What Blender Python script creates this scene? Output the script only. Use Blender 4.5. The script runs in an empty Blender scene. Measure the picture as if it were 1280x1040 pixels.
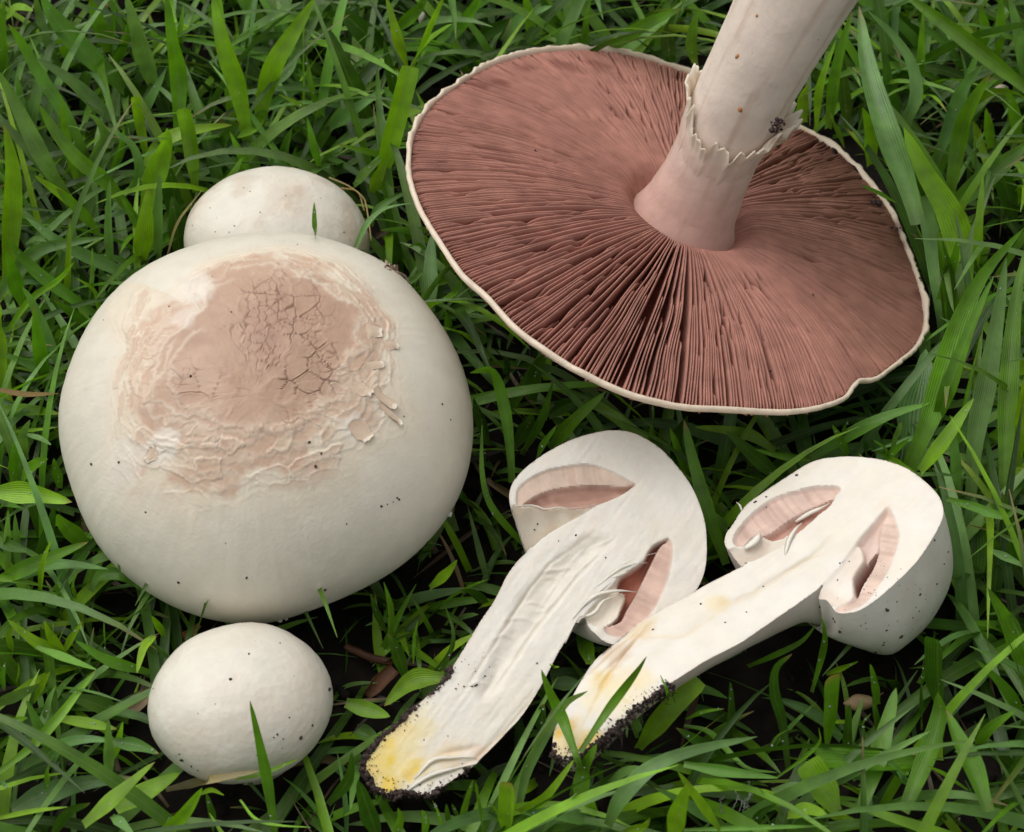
import bpy, math, random
import numpy as np
from mathutils import Vector
from mathutils.bvhtree import BVHTree

# ------------------------------------------------------------------ camera, sky, sun, exposure
SC = bpy.context.scene
COL = SC.collection
PITCH = math.radians(50.0)      # the photographer looks down at the lawn
DIST = 47.0                     # cm from lens to the middle of the scene
HALFW = 11.7                    # cm, half the width of the view there
cam_d = bpy.data.cameras.new("camera")
cam = bpy.data.objects.new("camera", cam_d)
COL.objects.link(cam)
CAMP = np.array([0.0, -DIST * math.cos(PITCH), DIST * math.sin(PITCH)])
cam.location = CAMP * 0.01
cam.rotation_euler = (math.pi / 2 - PITCH, 0, 0)
cam_d.sensor_width = 36.0
cam_d.lens = 36.0 * DIST / (2 * HALFW)
cam_d.clip_start = 0.01
cam_d.clip_end = 50.0
cam_d.dof.use_dof = True
cam_d.dof.focus_distance = 0.435
cam_d.dof.aperture_fstop = 40.0
SC.camera = cam

SUN_EL, SUN_AZ = math.radians(64), math.radians(-58)   # soft light through cloud
world = bpy.data.worlds.new("World")
SC.world = world
world.use_nodes = True
wn = world.node_tree.nodes
wl = world.node_tree.links
wn.clear()
sky = wn.new("ShaderNodeTexSky")
sky.sky_type = 'NISHITA'
sky.sun_disc = False
sky.sun_elevation = SUN_EL
sky.sun_rotation = SUN_AZ
sky.air_density = 1.0
sky.dust_density = 4.0
sky.ozone_density = 1.0
hs = wn.new("ShaderNodeHueSaturation")       # grey cloud cover: nearly colourless sky
hs.inputs["Saturation"].default_value = 0.10
bg = wn.new("ShaderNodeBackground")
bg.inputs["Strength"].default_value = 0.15
wo = wn.new("ShaderNodeOutputWorld")
wl.new(sky.outputs[0], hs.inputs["Color"])
wl.new(hs.outputs[0], bg.inputs[0])
wl.new(bg.outputs[0], wo.inputs[0])

sun_d = bpy.data.lights.new("sun", 'SUN')
sun_d.energy = 0.9
sun_d.angle = math.radians(80)
sun_d.color = (1.0, 0.955, 0.88)
sun = bpy.data.objects.new("sun", sun_d)
COL.objects.link(sun)
# direction towards the sun: azimuth measured from +Y (behind the scene) clockwise
sdir = Vector((math.sin(SUN_AZ) * math.cos(SUN_EL), math.cos(SUN_AZ) * math.cos(SUN_EL), math.sin(SUN_EL)))
sun.rotation_euler = sdir.to_track_quat('Z', 'Y').to_euler()

SC.view_settings.view_transform = 'Standard'
SC.view_settings.look = 'None'
SC.view_settings.gamma = 1.0
SC.view_settings.exposure = -0.02
SC.view_settings.use_curve_mapping = False
SC.cycles.max_bounces = 6
SC.cycles.diffuse_bounces = 3
SC.cycles.glossy_bounces = 2
SC.cycles.transmission_bounces = 4

# ------------------------------------------------------------------ geometry helpers (all in cm)
FWD = np.array([0.0, math.cos(PITCH), -math.sin(PITCH)])
UPV = np.array([0.0, math.sin(PITCH), math.cos(PITCH)])
RGT = np.array([1.0, 0.0, 0.0])
KPX = 640.0 * DIST / HALFW
UP = np.array([0.0, 0.0, 1.0])


def ray(px, py):
    px = np.asarray(px, float); py = np.asarray(py, float)
    return (FWD + ((px - 640) / KPX)[..., None] * RGT + (-(py - 520) / KPX)[..., None] * UPV)


def at(px, py, z):
    """point at height z (cm) seen at that place of the photograph"""
    d = ray(px, py)
    t = (np.asarray(z, float) - CAMP[2]) / d[..., 2]
    return CAMP + t[..., None] * d


def onplane(pts, o, n):
    pts = np.asarray(pts, float)
    d = ray(pts[:, 0], pts[:, 1])
    t = ((o - CAMP) @ n) / (d @ n)
    return CAMP + t[:, None] * d


def proj(P):
    q = np.asarray(P, float) - CAMP
    w = q @ FWD
    return np.stack([640 + KPX * (q @ RGT) / w, 520 - KPX * (q @ UPV) / w], -1)


def nrm(v):
    v = np.asarray(v, float)
    return v / np.maximum(np.linalg.norm(v, axis=-1, keepdims=True), 1e-9)


def sstep(a, b, x):
    t = np.clip((x - a) / (b - a), 0, 1)
    return t * t * (3 - 2 * t)


def lin(rgb):
    c = np.asarray(rgb, float) / 255.0
    return np.where(c <= 0.04045, c / 12.92, ((c + 0.055) / 1.055) ** 2.4)


def _h(ix, iy, iz):
    n = (ix.astype(np.int64) * 374761393 + iy.astype(np.int64) * 668265263 + iz.astype(np.int64) * 2147483647) & 0xFFFFFFFF
    n = ((n ^ (n >> 13)) * 1274126177) & 0xFFFFFFFF
    n = ((n ^ (n >> 16)) * 2246822519) & 0xFFFFFFFF
    return ((n ^ (n >> 15)) & 0xFFFFFF) / float(0xFFFFFF)


def noise(p, s=1.0, seed=0):
    """smooth value noise in -1..1"""
    p = np.asarray(p, float) * s + seed * 17.31
    if p.shape[-1] == 2:
        p = np.concatenate([p, np.full(p.shape[:-1] + (1,), 0.37 + seed)], -1)
    i = np.floor(p).astype(np.int64)
    f = p - i
    f = f * f * f * (f * (f * 6 - 15) + 10)
    r = 0
    for dx in (0, 1):
        for dy in (0, 1):
            for dz in (0, 1):
                w = (f[..., 0] if dx else 1 - f[..., 0]) * (f[..., 1] if dy else 1 - f[..., 1]) * (f[..., 2] if dz else 1 - f[..., 2])
                r = r + w * _h(i[..., 0] + dx, i[..., 1] + dy, i[..., 2] + dz)
    return r * 2 - 1


def fbm(p, s=1.0, seed=0, o=4):
    r, a = 0, 0.5
    for k in range(o):
        r = r + a * noise(p, s * 2 ** k, seed + k * 3)
        a *= 0.5
    return r


def voronoi(p, s=1.0, seed=0):
    """2-D cell pattern: distance to the cell border, cell id 0..1"""
    q = np.asarray(p, float)[:, :2] * s
    i = np.floor(q).astype(np.int64)
    d1 = np.full(len(q), 9.0); d2 = np.full(len(q), 9.0); cid = np.zeros(len(q))
    for dx in (-1, 0, 1):
        for dy in (-1, 0, 1):
            c = i + [dx, dy]
            z = np.full(len(q), seed)
            jx = _h(c[:, 0], c[:, 1], z); jy = _h(c[:, 0], c[:, 1], z + 7)
            d = np.hypot(c[:, 0] + jx - q[:, 0], c[:, 1] + jy - q[:, 1])
            near = d < d1
            d2 = np.where(near, d1, np.minimum(d2, d))
            cid = np.where(near, _h(c[:, 0], c[:, 1], z + 13), cid)
            d1 = np.where(near, d, d1)
    return d2 - d1, cid


def closed_spline(pts, n=8):
    P = np.asarray(pts, float)
    out = []
    N = len(P)
    for i in range(N):
        a, b, c, d = P[i - 1], P[i], P[(i + 1) % N], P[(i + 2) % N]
        for t in np.linspace(0, 1, n, endpoint=False):
            out.append(0.5 * (2 * b + (c - a) * t + (2 * a - 5 * b + 4 * c - d) * t * t + (3 * b - a - 3 * c + d) * t ** 3))
    return np.array(out)


def spline(pts, n=12):
    P = np.asarray(pts, float)
    if len(P) == 2:
        return P[0] + (P[1] - P[0]) * np.linspace(0, 1, n)[:, None]
    Q = np.vstack([2 * P[0] - P[1], P, 2 * P[-1] - P[-2]])
    out = []
    for t in np.linspace(0, len(P) - 1 - 1e-6, n):
        i = int(t); f = t - i
        a, b, c, d = Q[i:i + 4]
        out.append(0.5 * (2 * b + (c - a) * f + (2 * a - 5 * b + 4 * c - d) * f * f + (3 * b - a - 3 * c + d) * f ** 3))
    return np.array(out)


def sdf(p, poly):
    """signed distance to a polygon, positive inside"""
    p = np.asarray(p, float)
    d = np.full(len(p), 1e9); ins = np.zeros(len(p), bool)
    A = poly; B = np.roll(poly, -1, 0)
    for a, b in zip(A, B):
        ab = b - a
        t = np.clip(((p - a) @ ab) / max(ab @ ab, 1e-12), 0, 1)
        d = np.minimum(d, np.hypot(*(p - a - t[:, None] * ab).T))
        c = (a[1] > p[:, 1]) != (b[1] > p[:, 1])
        if abs(b[1] - a[1]) > 1e-12:
            ins ^= c & (p[:, 0] < ab[0] * (p[:, 1] - a[1]) / ab[1] + a[0])
    return np.where(ins, d, -d)


def nearest_on(p, poly):
    best = np.full(len(p), 1e9); q = np.array(p, float)
    A = poly; B = np.roll(poly, -1, 0)
    for a, b in zip(A, B):
        ab = b - a
        t = np.clip(((p - a) @ ab) / max(ab @ ab, 1e-12), 0, 1)
        c = a + t[:, None] * ab
        d = np.hypot(*(p - c).T)
        m = d < best
        q[m] = c[m]; best[m] = d[m]
    return q


def line_dist(p, pts):
    d = np.full(len(p), 1e9); tt = np.zeros(len(p)); n = len(pts) - 1
    for k in range(n):
        a, b = pts[k], pts[k + 1]
        ab = b - a
        t = np.clip(((p - a) @ ab) / max(ab @ ab, 1e-12), 0, 1)
        e = np.linalg.norm(p - a - t[:, None] * ab, axis=1)
        m = e < d
        d[m] = e[m]; tt[m] = (k + t[m]) / n
    return d, tt


BVH_V, BVH_F = [], []            # rough copies of the mushrooms, so that grass keeps clear of them


def bvh_add(V, F):
    o = sum(len(v) for v in BVH_V)
    BVH_V.append(np.asarray(V, float))
    for f in F:
        BVH_F.append([int(i) + o for i in f])


def mesh(name, V, F, mat, root=None, col=None, smooth=True, uv=None, base=None, mi=None):
    """one mesh object; V in cm, world space; F an (n,3) or (n,4) array or a list of both"""
    me = bpy.data.meshes.new(name)
    V = np.asarray(V, float)
    b = np.zeros(3) if base is None else np.asarray(base, float)
    if root is not None:
        b = np.array(root["_b"])
    Vm = ((V - b) * 0.01).astype(np.float32)
    Fs = F if isinstance(F, (list, tuple)) else [F]
    Fs = [np.asarray(f, np.int32) for f in Fs if len(f)]
    idx = np.concatenate([f.ravel() for f in Fs])
    tot = np.concatenate([np.full(len(f), f.shape[1], np.int32) for f in Fs])
    st = np.concatenate([[0], np.cumsum(tot)[:-1]]).astype(np.int32)
    me.vertices.add(len(Vm)); me.vertices.foreach_set("co", Vm.ravel())
    me.loops.add(len(idx)); me.loops.foreach_set("vertex_index", idx)
    me.polygons.add(len(tot)); me.polygons.foreach_set("loop_start", st)
    if smooth:
        me.polygons.foreach_set("use_smooth", np.ones(len(tot), bool))
    me.update(calc_edges=True)
    me.validate()
    if col is not None:
        c = np.ones((len(Vm), 4), np.float32); c[:, :3] = col
        a = me.color_attributes.new("Col", 'FLOAT_COLOR', 'POINT'); a.data.foreach_set("color", c.ravel())
    if uv is not None:
        u = me.uv_layers.new(name="UVMap")
        u.data.foreach_set("uv", np.asarray(uv, np.float32)[idx].ravel())
    if mat is not None:
        me.materials.append(mat)
    ob = bpy.data.objects.new(name, me)
    COL.objects.link(ob)
    if root is not None:
        ob.parent = root
    else:
        ob.location = b * 0.01
    return ob


def thing(name, label, cat, base, group=None):
    e = bpy.data.objects.new(name, None)
    COL.objects.link(e)
    e.empty_display_size = 0.01
    e.location = np.asarray(base, float) * 0.01
    e["_b"] = [float(x) for x in base]
    e["label"] = label; e["category"] = cat
    if group:
        e["group"] = group
    return e


def tag(o, label, cat, group=None, kind=None):
    if label: o["label"] = label
    if cat: o["category"] = cat
    if group: o["group"] = group
    if kind: o["kind"] = kind
    return o


def grid_faces(nu, nv, wrap=False):
    """quads of an nu x nv grid, index u*nv+v; wrap closes u"""
    u = np.arange(nu if wrap else nu - 1); v = np.arange(nv - 1)
    U, W = np.meshgrid(u, v, indexing='ij')
    U2 = (U + 1) % nu
    return np.stack([U * nv + W, U2 * nv + W, U2 * nv + W + 1, U * nv + W + 1], -1).reshape(-1, 4)


ICO = None


def lumps(P, R, seed=0, squash=None):
    """irregular grains (octahedra cut once) at points P with radii R"""
    rs = np.random.RandomState(seed)
    base = []
    v = [(1, 0, 0), (-1, 0, 0), (0, 1, 0), (0, -1, 0), (0, 0, 1), (0, 0, -1)]
    f = [(0, 2, 4), (2, 1, 4), (1, 3, 4), (3, 0, 4), (2, 0, 5), (1, 2, 5), (3, 1, 5), (0, 3, 5)]
    v = [np.array(x, float) for x in v]; F = []
    cache = {}
    def mid(a, b):
        k = (min(a, b), max(a, b))
        if k not in cache:
            v.append(nrm(v[a] + v[b])); cache[k] = len(v) - 1
        return cache[k]
    for a, b, c in f:
        x, y, z = mid(a, b), mid(b, c), mid(c, a)
        F += [(a, x, z), (x, b, y), (z, y, c), (x, y, z)]
    v = np.array(v); F = np.array(F)
    n = len(P)
    M = rs.normal(size=(n, 3, 3)); 
    Q = np.linalg.qr(M)[0]
    S = rs.uniform(0.5, 1.15, (n, 1, 3))
    J = rs.uniform(0.75, 1.2, (n, len(v), 1))
    L = (v[None] * J * S) @ Q
    W = np.asarray(P)[:, None, :] + L * np.asarray(R).reshape(-1, 1, 1)
    FF = F[None] + (np.arange(n) * len(v))[:, None, None]
    return W.reshape(-1, 3), FF.reshape(-1, 3)


# ------------------------------------------------------------------ materials
def new_mat(name):
    m = bpy.data.materials.new(name)
    m.use_nodes = True
    nt = m.node_tree
    nt.nodes.clear()
    out = nt.nodes.new("ShaderNodeOutputMaterial")
    return m, nt, out


def flesh_mat(name, rough=0.55, sss=0.25, bump=0.25, grain=9.0, spec=0.3, var=0.12, fib=None):
    """mushroom flesh: colour from the thing itself (attribute Col), fine mottling and grain"""
    m, nt, out = new_mat(name)
    N = nt.nodes.new; L = nt.links.new
    p = N("ShaderNodeBsdfPrincipled")
    a = N("ShaderNodeAttribute"); a.attribute_name = "Col"
    tc = N("ShaderNodeTexCoord"); mp = N("ShaderNodeMapping")
    mp.inputs["Scale"].default_value = (100, 100, 100)
    L(tc.outputs["Object"], mp.inputs[0])
    n1 = N("ShaderNodeTexNoise"); n1.inputs["Scale"].default_value = 2.3; n1.inputs["Detail"].default_value = 6
    n2 = N("ShaderNodeTexNoise"); n2.inputs["Scale"].default_value = grain; n2.inputs["Detail"].default_value = 5
    L(mp.outputs[0], n1.inputs["Vector"]); L(mp.outputs[0], n2.inputs["Vector"])
    mr = N("ShaderNodeMapRange"); mr.inputs[1].default_value = 0.3; mr.inputs[2].default_value = 0.7
    mr.inputs[3].default_value = 1 - var; mr.inputs[4].default_value = 1 + var * 0.3
    L(n1.outputs[0], mr.inputs[0])
    mx = N("ShaderNodeMix"); mx.data_type = 'RGBA'; mx.blend_type = 'MULTIPLY'; mx.inputs[0].default_value = 1
    L(a.outputs["Color"], mx.inputs[6]); L(mr.outputs[0], mx.inputs[7])
    L(mx.outputs[2], p.inputs["Base Color"])
    bp = N("ShaderNodeBump"); bp.inputs["Strength"].default_value = bump; bp.inputs["Distance"].default_value = 0.0004
    L(n2.outputs[0], bp.inputs["Height"]); L(bp.outputs[0], p.inputs["Normal"])
    p.inputs["Roughness"].default_value = rough
    p.inputs["Specular IOR Level"].default_value = spec
    p.inputs["Subsurface Weight"].default_value = sss
    p.inputs["Subsurface Radius"].default_value = (1.0, 0.7, 0.45)
    p.inputs["Subsurface Scale"].default_value = 0.0016
    L(p.outputs[0], out.inputs[0])
    return m


M_CAP = flesh_mat("cap_skin", 0.40, 0.2, 0.22, 14, 0.42, 0.07)
M_FLESH = flesh_mat("cut_flesh", 0.45, 0.2, 0.3, 11, 0.3, 0.06)
M_GILL = flesh_mat("gill_flesh", 0.8, 0.0, 0.3, 20, 0.1, 0.22)
M_STEM = flesh_mat("stem_flesh", 0.55, 0.25, 0.3, 8, 0.3, 0.1)


def plain_mat(name, rgb, rough=0.8, rgb2=None, scale=6.0, bump=0.4, spec=0.25):
    m, nt, out = new_mat(name)
    N = nt.nodes.new; L = nt.links.new
    p = N("ShaderNodeBsdfPrincipled")
    tc = N("ShaderNodeTexCoord"); mp = N("ShaderNodeMapping"); mp.inputs["Scale"].default_value = (100, 100, 100)
    L(tc.outputs["Object"], mp.inputs[0])
    n = N("ShaderNodeTexNoise"); n.inputs["Scale"].default_value = scale; n.inputs["Detail"].default_value = 8
    L(mp.outputs[0], n.inputs["Vector"])
    cr = N("ShaderNodeValToRGB")
    cr.color_ramp.elements[0].position = 0.35; cr.color_ramp.elements[1].position = 0.68
    cr.color_ramp.elements[0].color = (*rgb, 1); cr.color_ramp.elements[1].color = (*(rgb2 or rgb), 1)
    L(n.outputs[0], cr.inputs[0]); L(cr.outputs[0], p.inputs["Base Color"])
    bp = N("ShaderNodeBump"); bp.inputs["Strength"].default_value = bump; bp.inputs["Distance"].default_value = 0.0008
    L(n.outputs[0], bp.inputs["Height"]); L(bp.outputs[0], p.inputs["Normal"])
    p.inputs["Roughness"].default_value = rough
    p.inputs["Specular IOR Level"].default_value = spec
    L(p.outputs[0], out.inputs[0])
    return m


M_SOIL = plain_mat("dark_soil", (0.003, 0.0025, 0.002), 0.95, (0.014, 0.009, 0.006), 2.2, 0.8)
M_DIRT = plain_mat("black_soil_crumbs", (0.014, 0.009, 0.009), 0.7, (0.10, 0.066, 0.058), 9, 0.6)
M_STRAW = plain_mat("dry_straw", (0.10, 0.055, 0.028), 0.7, (0.26, 0.17, 0.09), 3, 0.4)

# ------------------------------------------------------------------ the ground
gx = np.concatenate([np.linspace(-2500, -30, 12), np.linspace(-28, 28, 120), np.linspace(30, 2500, 12)])
gy = np.concatenate([np.linspace(-2500, -30, 12), np.linspace(-28, 36, 130), np.linspace(40, 2500, 12)])
GX, GY = np.meshgrid(gx, gy, indexing='ij')
gp = np.stack([GX.ravel(), GY.ravel()], -1)
gz = 0.35 * fbm(gp, 0.35, 2) + 0.18 * fbm(gp, 1.6, 5)
ground = mesh("ground", np.column_stack([gp, gz]), grid_faces(len(gx), len(gy)), M_SOIL)
ground["kind"] = "structure"
# ------------------------------------------------------------------ the big scaly cap
def frame(a, ref=RGT):
    a = nrm(a)
    e1 = nrm(np.asarray(ref) - a * (np.asarray(ref) @ a))
    return e1, np.cross(a, e1), a


def grid_normals(P, nu, nv, wrap=True):
    G = P.reshape(nu, nv, 3)
    if wrap:
        du = np.roll(G, -1, 0) - np.roll(G, 1, 0)
    else:
        du = np.gradient(G, axis=0)
    dv = np.gradient(G, axis=1)
    n = np.cross(dv, du)
    l = np.linalg.norm(n, axis=-1, keepdims=True)
    n = np.where(l > 1e-9, n / np.maximum(l, 1e-12), 0)
    return n.reshape(-1, 3)


def stem_mesh(name, pts, rads, mat, root, col, nth=48, nl=60, rough=0.02, seed=1):
    C = spline(pts, nl)
    R = np.interp(np.linspace(0, 1, nl), np.linspace(0, 1, len(rads)), rads)
    T = nrm(np.gradient(C, axis=0))
    e1 = nrm(RGT - T * (T @ RGT)[:, None]); e2 = np.cross(T, e1)
    th = np.linspace(0, 2 * np.pi, nth, endpoint=False)
    D = np.cos(th)[:, None, None] * e1[None] + np.sin(th)[:, None, None] * e2[None]
    V = C[None] + D * R[None, :, None]
    V = V.reshape(-1, 3)
    dd = D.reshape(-1, 3)
    V = V + dd * (rough * fbm(V, 1.5, seed))[:, None]
    F = [grid_faces(nth, nl, True)]
    k = len(V)
    V = np.vstack([V, C[0], C[-1]])
    tri = [(k, ((i + 1) % nth) * nl, i * nl) for i in range(nth)] + [(k + 1, i * nl + nl - 1, ((i + 1) % nth) * nl + nl - 1) for i in range(nth)]
    F.append(np.array(tri))
    c = col(V, np.tile(np.linspace(0, 1, nl), nth), np.repeat(th, nl)) if callable(col) else np.tile(col, (len(V), 1))
    return mesh(name, V, F, mat, root, c), V, F


def speck_part(root, name, P, R, mat, seed=0):
    V, F = lumps(P, R, seed)
    o = mesh(name, V, F, mat, root)
    o["kind"] = "stuff"
    return o


BIG_OUT = [(345,290),(396,294.5),(437,308),(468,321),(485.5,329),(503,346),(534,382),(559,418),(580,464),(591,515),(590,560),(580,606),(559,647),(529,683),(493,713),(452,736),(412,754),(371,769),(335,779),(299.5,780),(254,772),(208,754),(162,723.5),(131,693),(106,652),(85.5,596),(75,555),(73,509.5),(83,469),(101,423),(126,382),(162,346),(203,321),(254,303),(299.5,293)]


def build_big_cap():
    a = nrm([0.02, -math.sin(math.radians(21)), math.cos(math.radians(21))])
    e1, e2, a = frame(a)
    C = at(333, 550, 3.1)
    h = 2.85
    def prof(s):
        f = s * 125.0
        g = np.radians(np.minimum(f, 90)); u = np.clip((f - 90) / 35, 0, 1)
        rho = np.sin(g) ** 0.93 - 0.11 * u ** 2
        z = h * np.cos(g) ** 0.95 * (f <= 90) - 0.6 * np.sin(u * np.pi / 2)
        return rho, z
    nb = 72
    rt = np.full(nb, 4.65)
    cen = np.array([333.0, 535.0])
    out = closed_spline(BIG_OUT, 6) - cen
    oa = np.arctan2(out[:, 1], out[:, 0]); orad = np.hypot(*out.T)
    k = np.argsort(oa); oa, orad = oa[k], orad[k]
    thb = np.arange(nb) * 2 * np.pi / nb
    sb = np.linspace(0.35, 1, 40)
    rho, zz = prof(sb)
    for it in range(25):
        P = C + (rt[:, None] * rho)[..., None] * (np.cos(thb)[:, None, None] * e1 + np.sin(thb)[:, None, None] * e2) + zz[None, :, None] * a
        q = proj(P) - cen
        ang = np.arctan2(q[..., 1], q[..., 0]); rad = np.hypot(q[..., 0], q[..., 1])
        tgt = np.interp(ang, oa, orad, period=2 * np.pi)
        ratio = (rad / tgt).max(1)
        rt = rt / ratio ** 0.6
        rt = 0.25 * np.roll(rt, 1) + 0.5 * rt + 0.25 * np.roll(rt, -1)
    nth, ns = 720, 360
    th = np.arange(nth) * 2 * np.pi / nth
    rth = np.interp(th, thb, rt, period=2 * np.pi)
    sv = np.linspace(0.0, 1, ns) ** 0.85
    rho, zz = prof(sv)
    X = (rth[:, None] * rho) * np.cos(th)[:, None]; Y = (rth[:, None] * rho) * np.sin(th)[:, None]
    # gentle unevenness of the whole cap
    loc = np.stack([X.ravel(), Y.ravel()], -1)
    Z = np.tile(zz, nth)
    Z = Z + 0.10 * noise(loc, 0.45, 4) * sstep(0.6, 0.2, np.tile(rho, nth))
    P = C + loc[:, :1] * e1 + loc[:, 1:] * e2 + Z[:, None] * a
    Nn = grid_normals(P, nth, ns)
    Nn = np.where(((P - C + 1.5 * a) * Nn).sum(1, keepdims=True) < 0, -Nn, Nn)
    Nn[np.tile(np.arange(ns) == 0, nth)] = a
    # lookup from the photograph to the cap's own surface
    sub = np.arange(len(P)).reshape(nth, ns)[::4, ::3].ravel()
    vis = sub[(Nn[sub] * (CAMP - P[sub])).sum(1) > 0]
    qv = proj(P[vis])
    def loc_of(pts):
        pts = np.asarray(pts, float)
        return np.array([loc[vis[np.argmin(((qv - p) ** 2).sum(1))]] for p in pts])
    cr = lambda L: np.array([(130 + .3846 * x, 290 + .3846 * y) for x, y in L])
    core = loc_of(cr([(310,160),(430,105),(560,95),(680,140),(790,220),(860,290),(860,380),(810,470),(775,540),(690,600),(600,650),(480,700),(340,690),(265,650),(185,650),(120,570),(110,470),(170,370),(250,300),(300,220)]))
    outer = loc_of(cr([(10,490),(50,390),(120,280),(220,210),(290,130),(380,80),(500,50),(640,45),(780,100),(880,190),(960,290),(950,400),(965,520),(985,620),(900,700),(830,760),(720,840),(620,890),(500,890),(330,940),(240,890),(130,850),(20,760),(0,610)]))
    cc = loc_of(cr([(480, 400)]))[0]
    def pol(pts):
        q = pts - cc
        A = np.arctan2(q[:, 1], q[:, 0]); R = np.hypot(*q.T); k = np.argsort(A)
        return A[k], R[k]
    A1, R1 = pol(core); A2, R2 = pol(outer)
    q = loc - cc
    A = np.arctan2(q[:, 1], q[:, 0]); R = np.hypot(*q.T)
    r1 = np.interp(A, A1, R1, period=2 * np.pi); r2 = np.maximum(np.interp(A, A2, R2, period=2 * np.pi), r1 * 1.12)
    t = np.where(R < r1, R / r1, 1 + (R - r1) / (r2 - r1))
    wob = 0.20 * fbm(loc, 0.9, 11, 3) + 0.15 * fbm(loc, 2.6, 13, 3)
    fine = 0.06 * fbm(loc, 7, 17, 3)
    H = np.zeros(len(P)); E = np.zeros(len(P)); inside = np.zeros(len(P))
    sec = lambda lo, hi: sstep(-0.35, 0.25, np.cos(A - (lo + hi) / 2) - math.cos((hi - lo) / 2))
    levels = [(0.70, .016, sec(2.3, 4.2)), (0.82, .020, sec(2.0, 5.2)), (0.92, .016, 1), (1.02, .030, 1), (1.14, .020, 1), (1.28, .022, 1), (1.45, .022, 1), (1.62, .018, 1), (1.80, .016, 1), (1.97, .010, 1)]
    for kx, (Lv, am, wt) in enumerate(levels):
        am = am * (1.0 if Lv < 1 else 0.6)
        tk = t + wob * (0.7 + 0.5 * (Lv > 1)) + fine * (1 + 0.6 * (Lv > 1)) + 0.08 * noise(loc, 2.0, 40 + kx)
        gate = wt * sstep(-0.25, 0.15, noise(loc, 0.8, 60 + kx) + 0.25)
        w = 0.014
        H += am * gate * sstep(Lv + w, Lv - w, tk)
        E = np.maximum(E, gate * np.exp(-((tk - Lv + 0.02) / (0.03 + 0.02 * (Lv > 1))) ** 2))
        H += am * 0.9 * gate * np.exp(-((tk - Lv + 0.045) / 0.04) ** 2)      # curled edges
    # overlapping torn plates round the core
    Aw = (A - np.pi / 2 + np.pi) % (2 * np.pi) - np.pi
    pc = np.stack([Aw * 2.1 + 0.35 * fbm(loc, 2.2, 81, 3), t * 2.6 + 0.45 * fbm(loc, 1.8, 83, 3)], -1)
    vp, cp = voronoi(pc, 1.9, 9)
    ringz = sstep(0.80, 1.0, t + wob) * sstep(2.0, 1.6, t + wob)
    plate = ringz * sstep(0.25, 0.35, cp) 
    H += plate * (0.028 * cp + 0.020 * sstep(0.30, 0.06, vp)) * sstep(0.0, 0.05, vp)
    plate_c = plate * sstep(0.02, 0.10, vp)
    E = np.maximum(E * (1 - 0.5 * ringz), 0.9 * plate * np.exp(-((vp - 0.05) / 0.05) ** 2))
    # cracked skin right of the middle
    ck = loc_of(cr([(380,250),(520,150),(660,150),(760,330),(770,520),(640,640),(540,640),(520,520),(440,380)]))
    reg = sstep(-0.25, 0.35, sdf(loc, closed_spline(ck, 5)))
    ck2 = loc_of(cr([(220,420),(330,430),(470,500),(430,620),(280,600),(200,500)]))
    reg = np.maximum(reg, 0.6 * sstep(-0.2, 0.3, sdf(loc, closed_spline(ck2, 5))))
    wq = loc + 0.09 * np.stack([fbm(loc, 4, 21, 3), fbm(loc, 4, 23, 3)], -1)
    v1, c1 = voronoi(wq, 2.7, 3); v2, c2 = voronoi(wq + 3.3, 5.2, 5)
    g1 = sstep(-0.15, 0.2, noise(loc, 1.8, 31)); g2 = sstep(-0.05, 0.3, noise(loc, 2.4, 33))
    crack = np.maximum(sstep(0.085, 0.015, v1) * g1, sstep(0.10, 0.02, v2) * g2 * 0.8) * reg
    H -= 0.030 * crack
    H += 0.016 * reg * sstep(0.25, 0.08, v1) * (1 - crack)                   # plates curl up along cracks
    zone = sstep(2.05, 1.3, t + wob)
    H += 0.012 * fbm(loc, 7, 51, 3) * zone + 0.004 * fbm(loc, 14, 53, 2)
    fib = noise(np.stack([np.cos(A) * 34, np.sin(A) * 34, R * 1.3], -1), 1.0, 57)
    H += 0.006 * fib * sstep(1.2, 2.2, t)
    # shallow puckered strip running down from the scales towards the rim
    pk = loc_of([(385, 640), (395, 700), (400, 745)])
    dpk, _ = line_dist(loc, pk)
    H += -0.02 * np.exp(-(dpk / 0.45) ** 2) + 0.006 * noise(loc, 16, 55) * np.exp(-(dpk / 0.5) ** 2)
    H *= sstep(1.0, 0.9, np.tile(rho, nth) * (np.tile(sv, nth) > 0.72)) * 0.85 + 0.15
    P2 = P + Nn * (0.62 * H)[:, None]
    # torn notch on the far rim
    # colours
    white = lin((224, 217, 200)); cream = lin((224, 206, 180)); tan = lin((205, 173, 148)); brown = lin((156, 119, 98)); dark = lin((104, 68, 46))
    col = np.tile(white, (len(P), 1))
    def mixc(c, m, k):
        m = np.clip(m, 0, 1)[:, None]
        return c * (1 - m) + k * m
    col = mixc(col, 0.55 * sstep(2.5, 1.6, t + 2 * wob), cream)
    blot = sstep(-0.15, 0.3, fbm(loc, 2.2, 71, 4) + 0.9 * (1.5 - t - wob))
    col = mixc(col, blot * sstep(2.05, 1.75, t + wob), tan)
    col = mixc(col, 0.85 * sstep(1.25, 0.80, t + wob * 1.2 + fine), brown * 0.35 + tan * 0.65)
    col = mixc(col, 0.9 * sstep(1.0, 0.45, t + wob) * (0.45 + 0.9 * fbm(loc, 1.0, 73) + 0.4 * fbm(loc, 5, 79)), brown)
    col = mixc(col, 0.55 * plate_c * (cp > .55), tan)
    col = mixc(col, 0.45 * plate_c * (cp < .40), cream)
    col = mixc(col, 0.75 * E * (0.4 + 0.6 * sstep(0.6, 0.95, t)), lin((233, 220, 200)))
    col = mixc(col, 0.7 * crack, dark)
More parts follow.
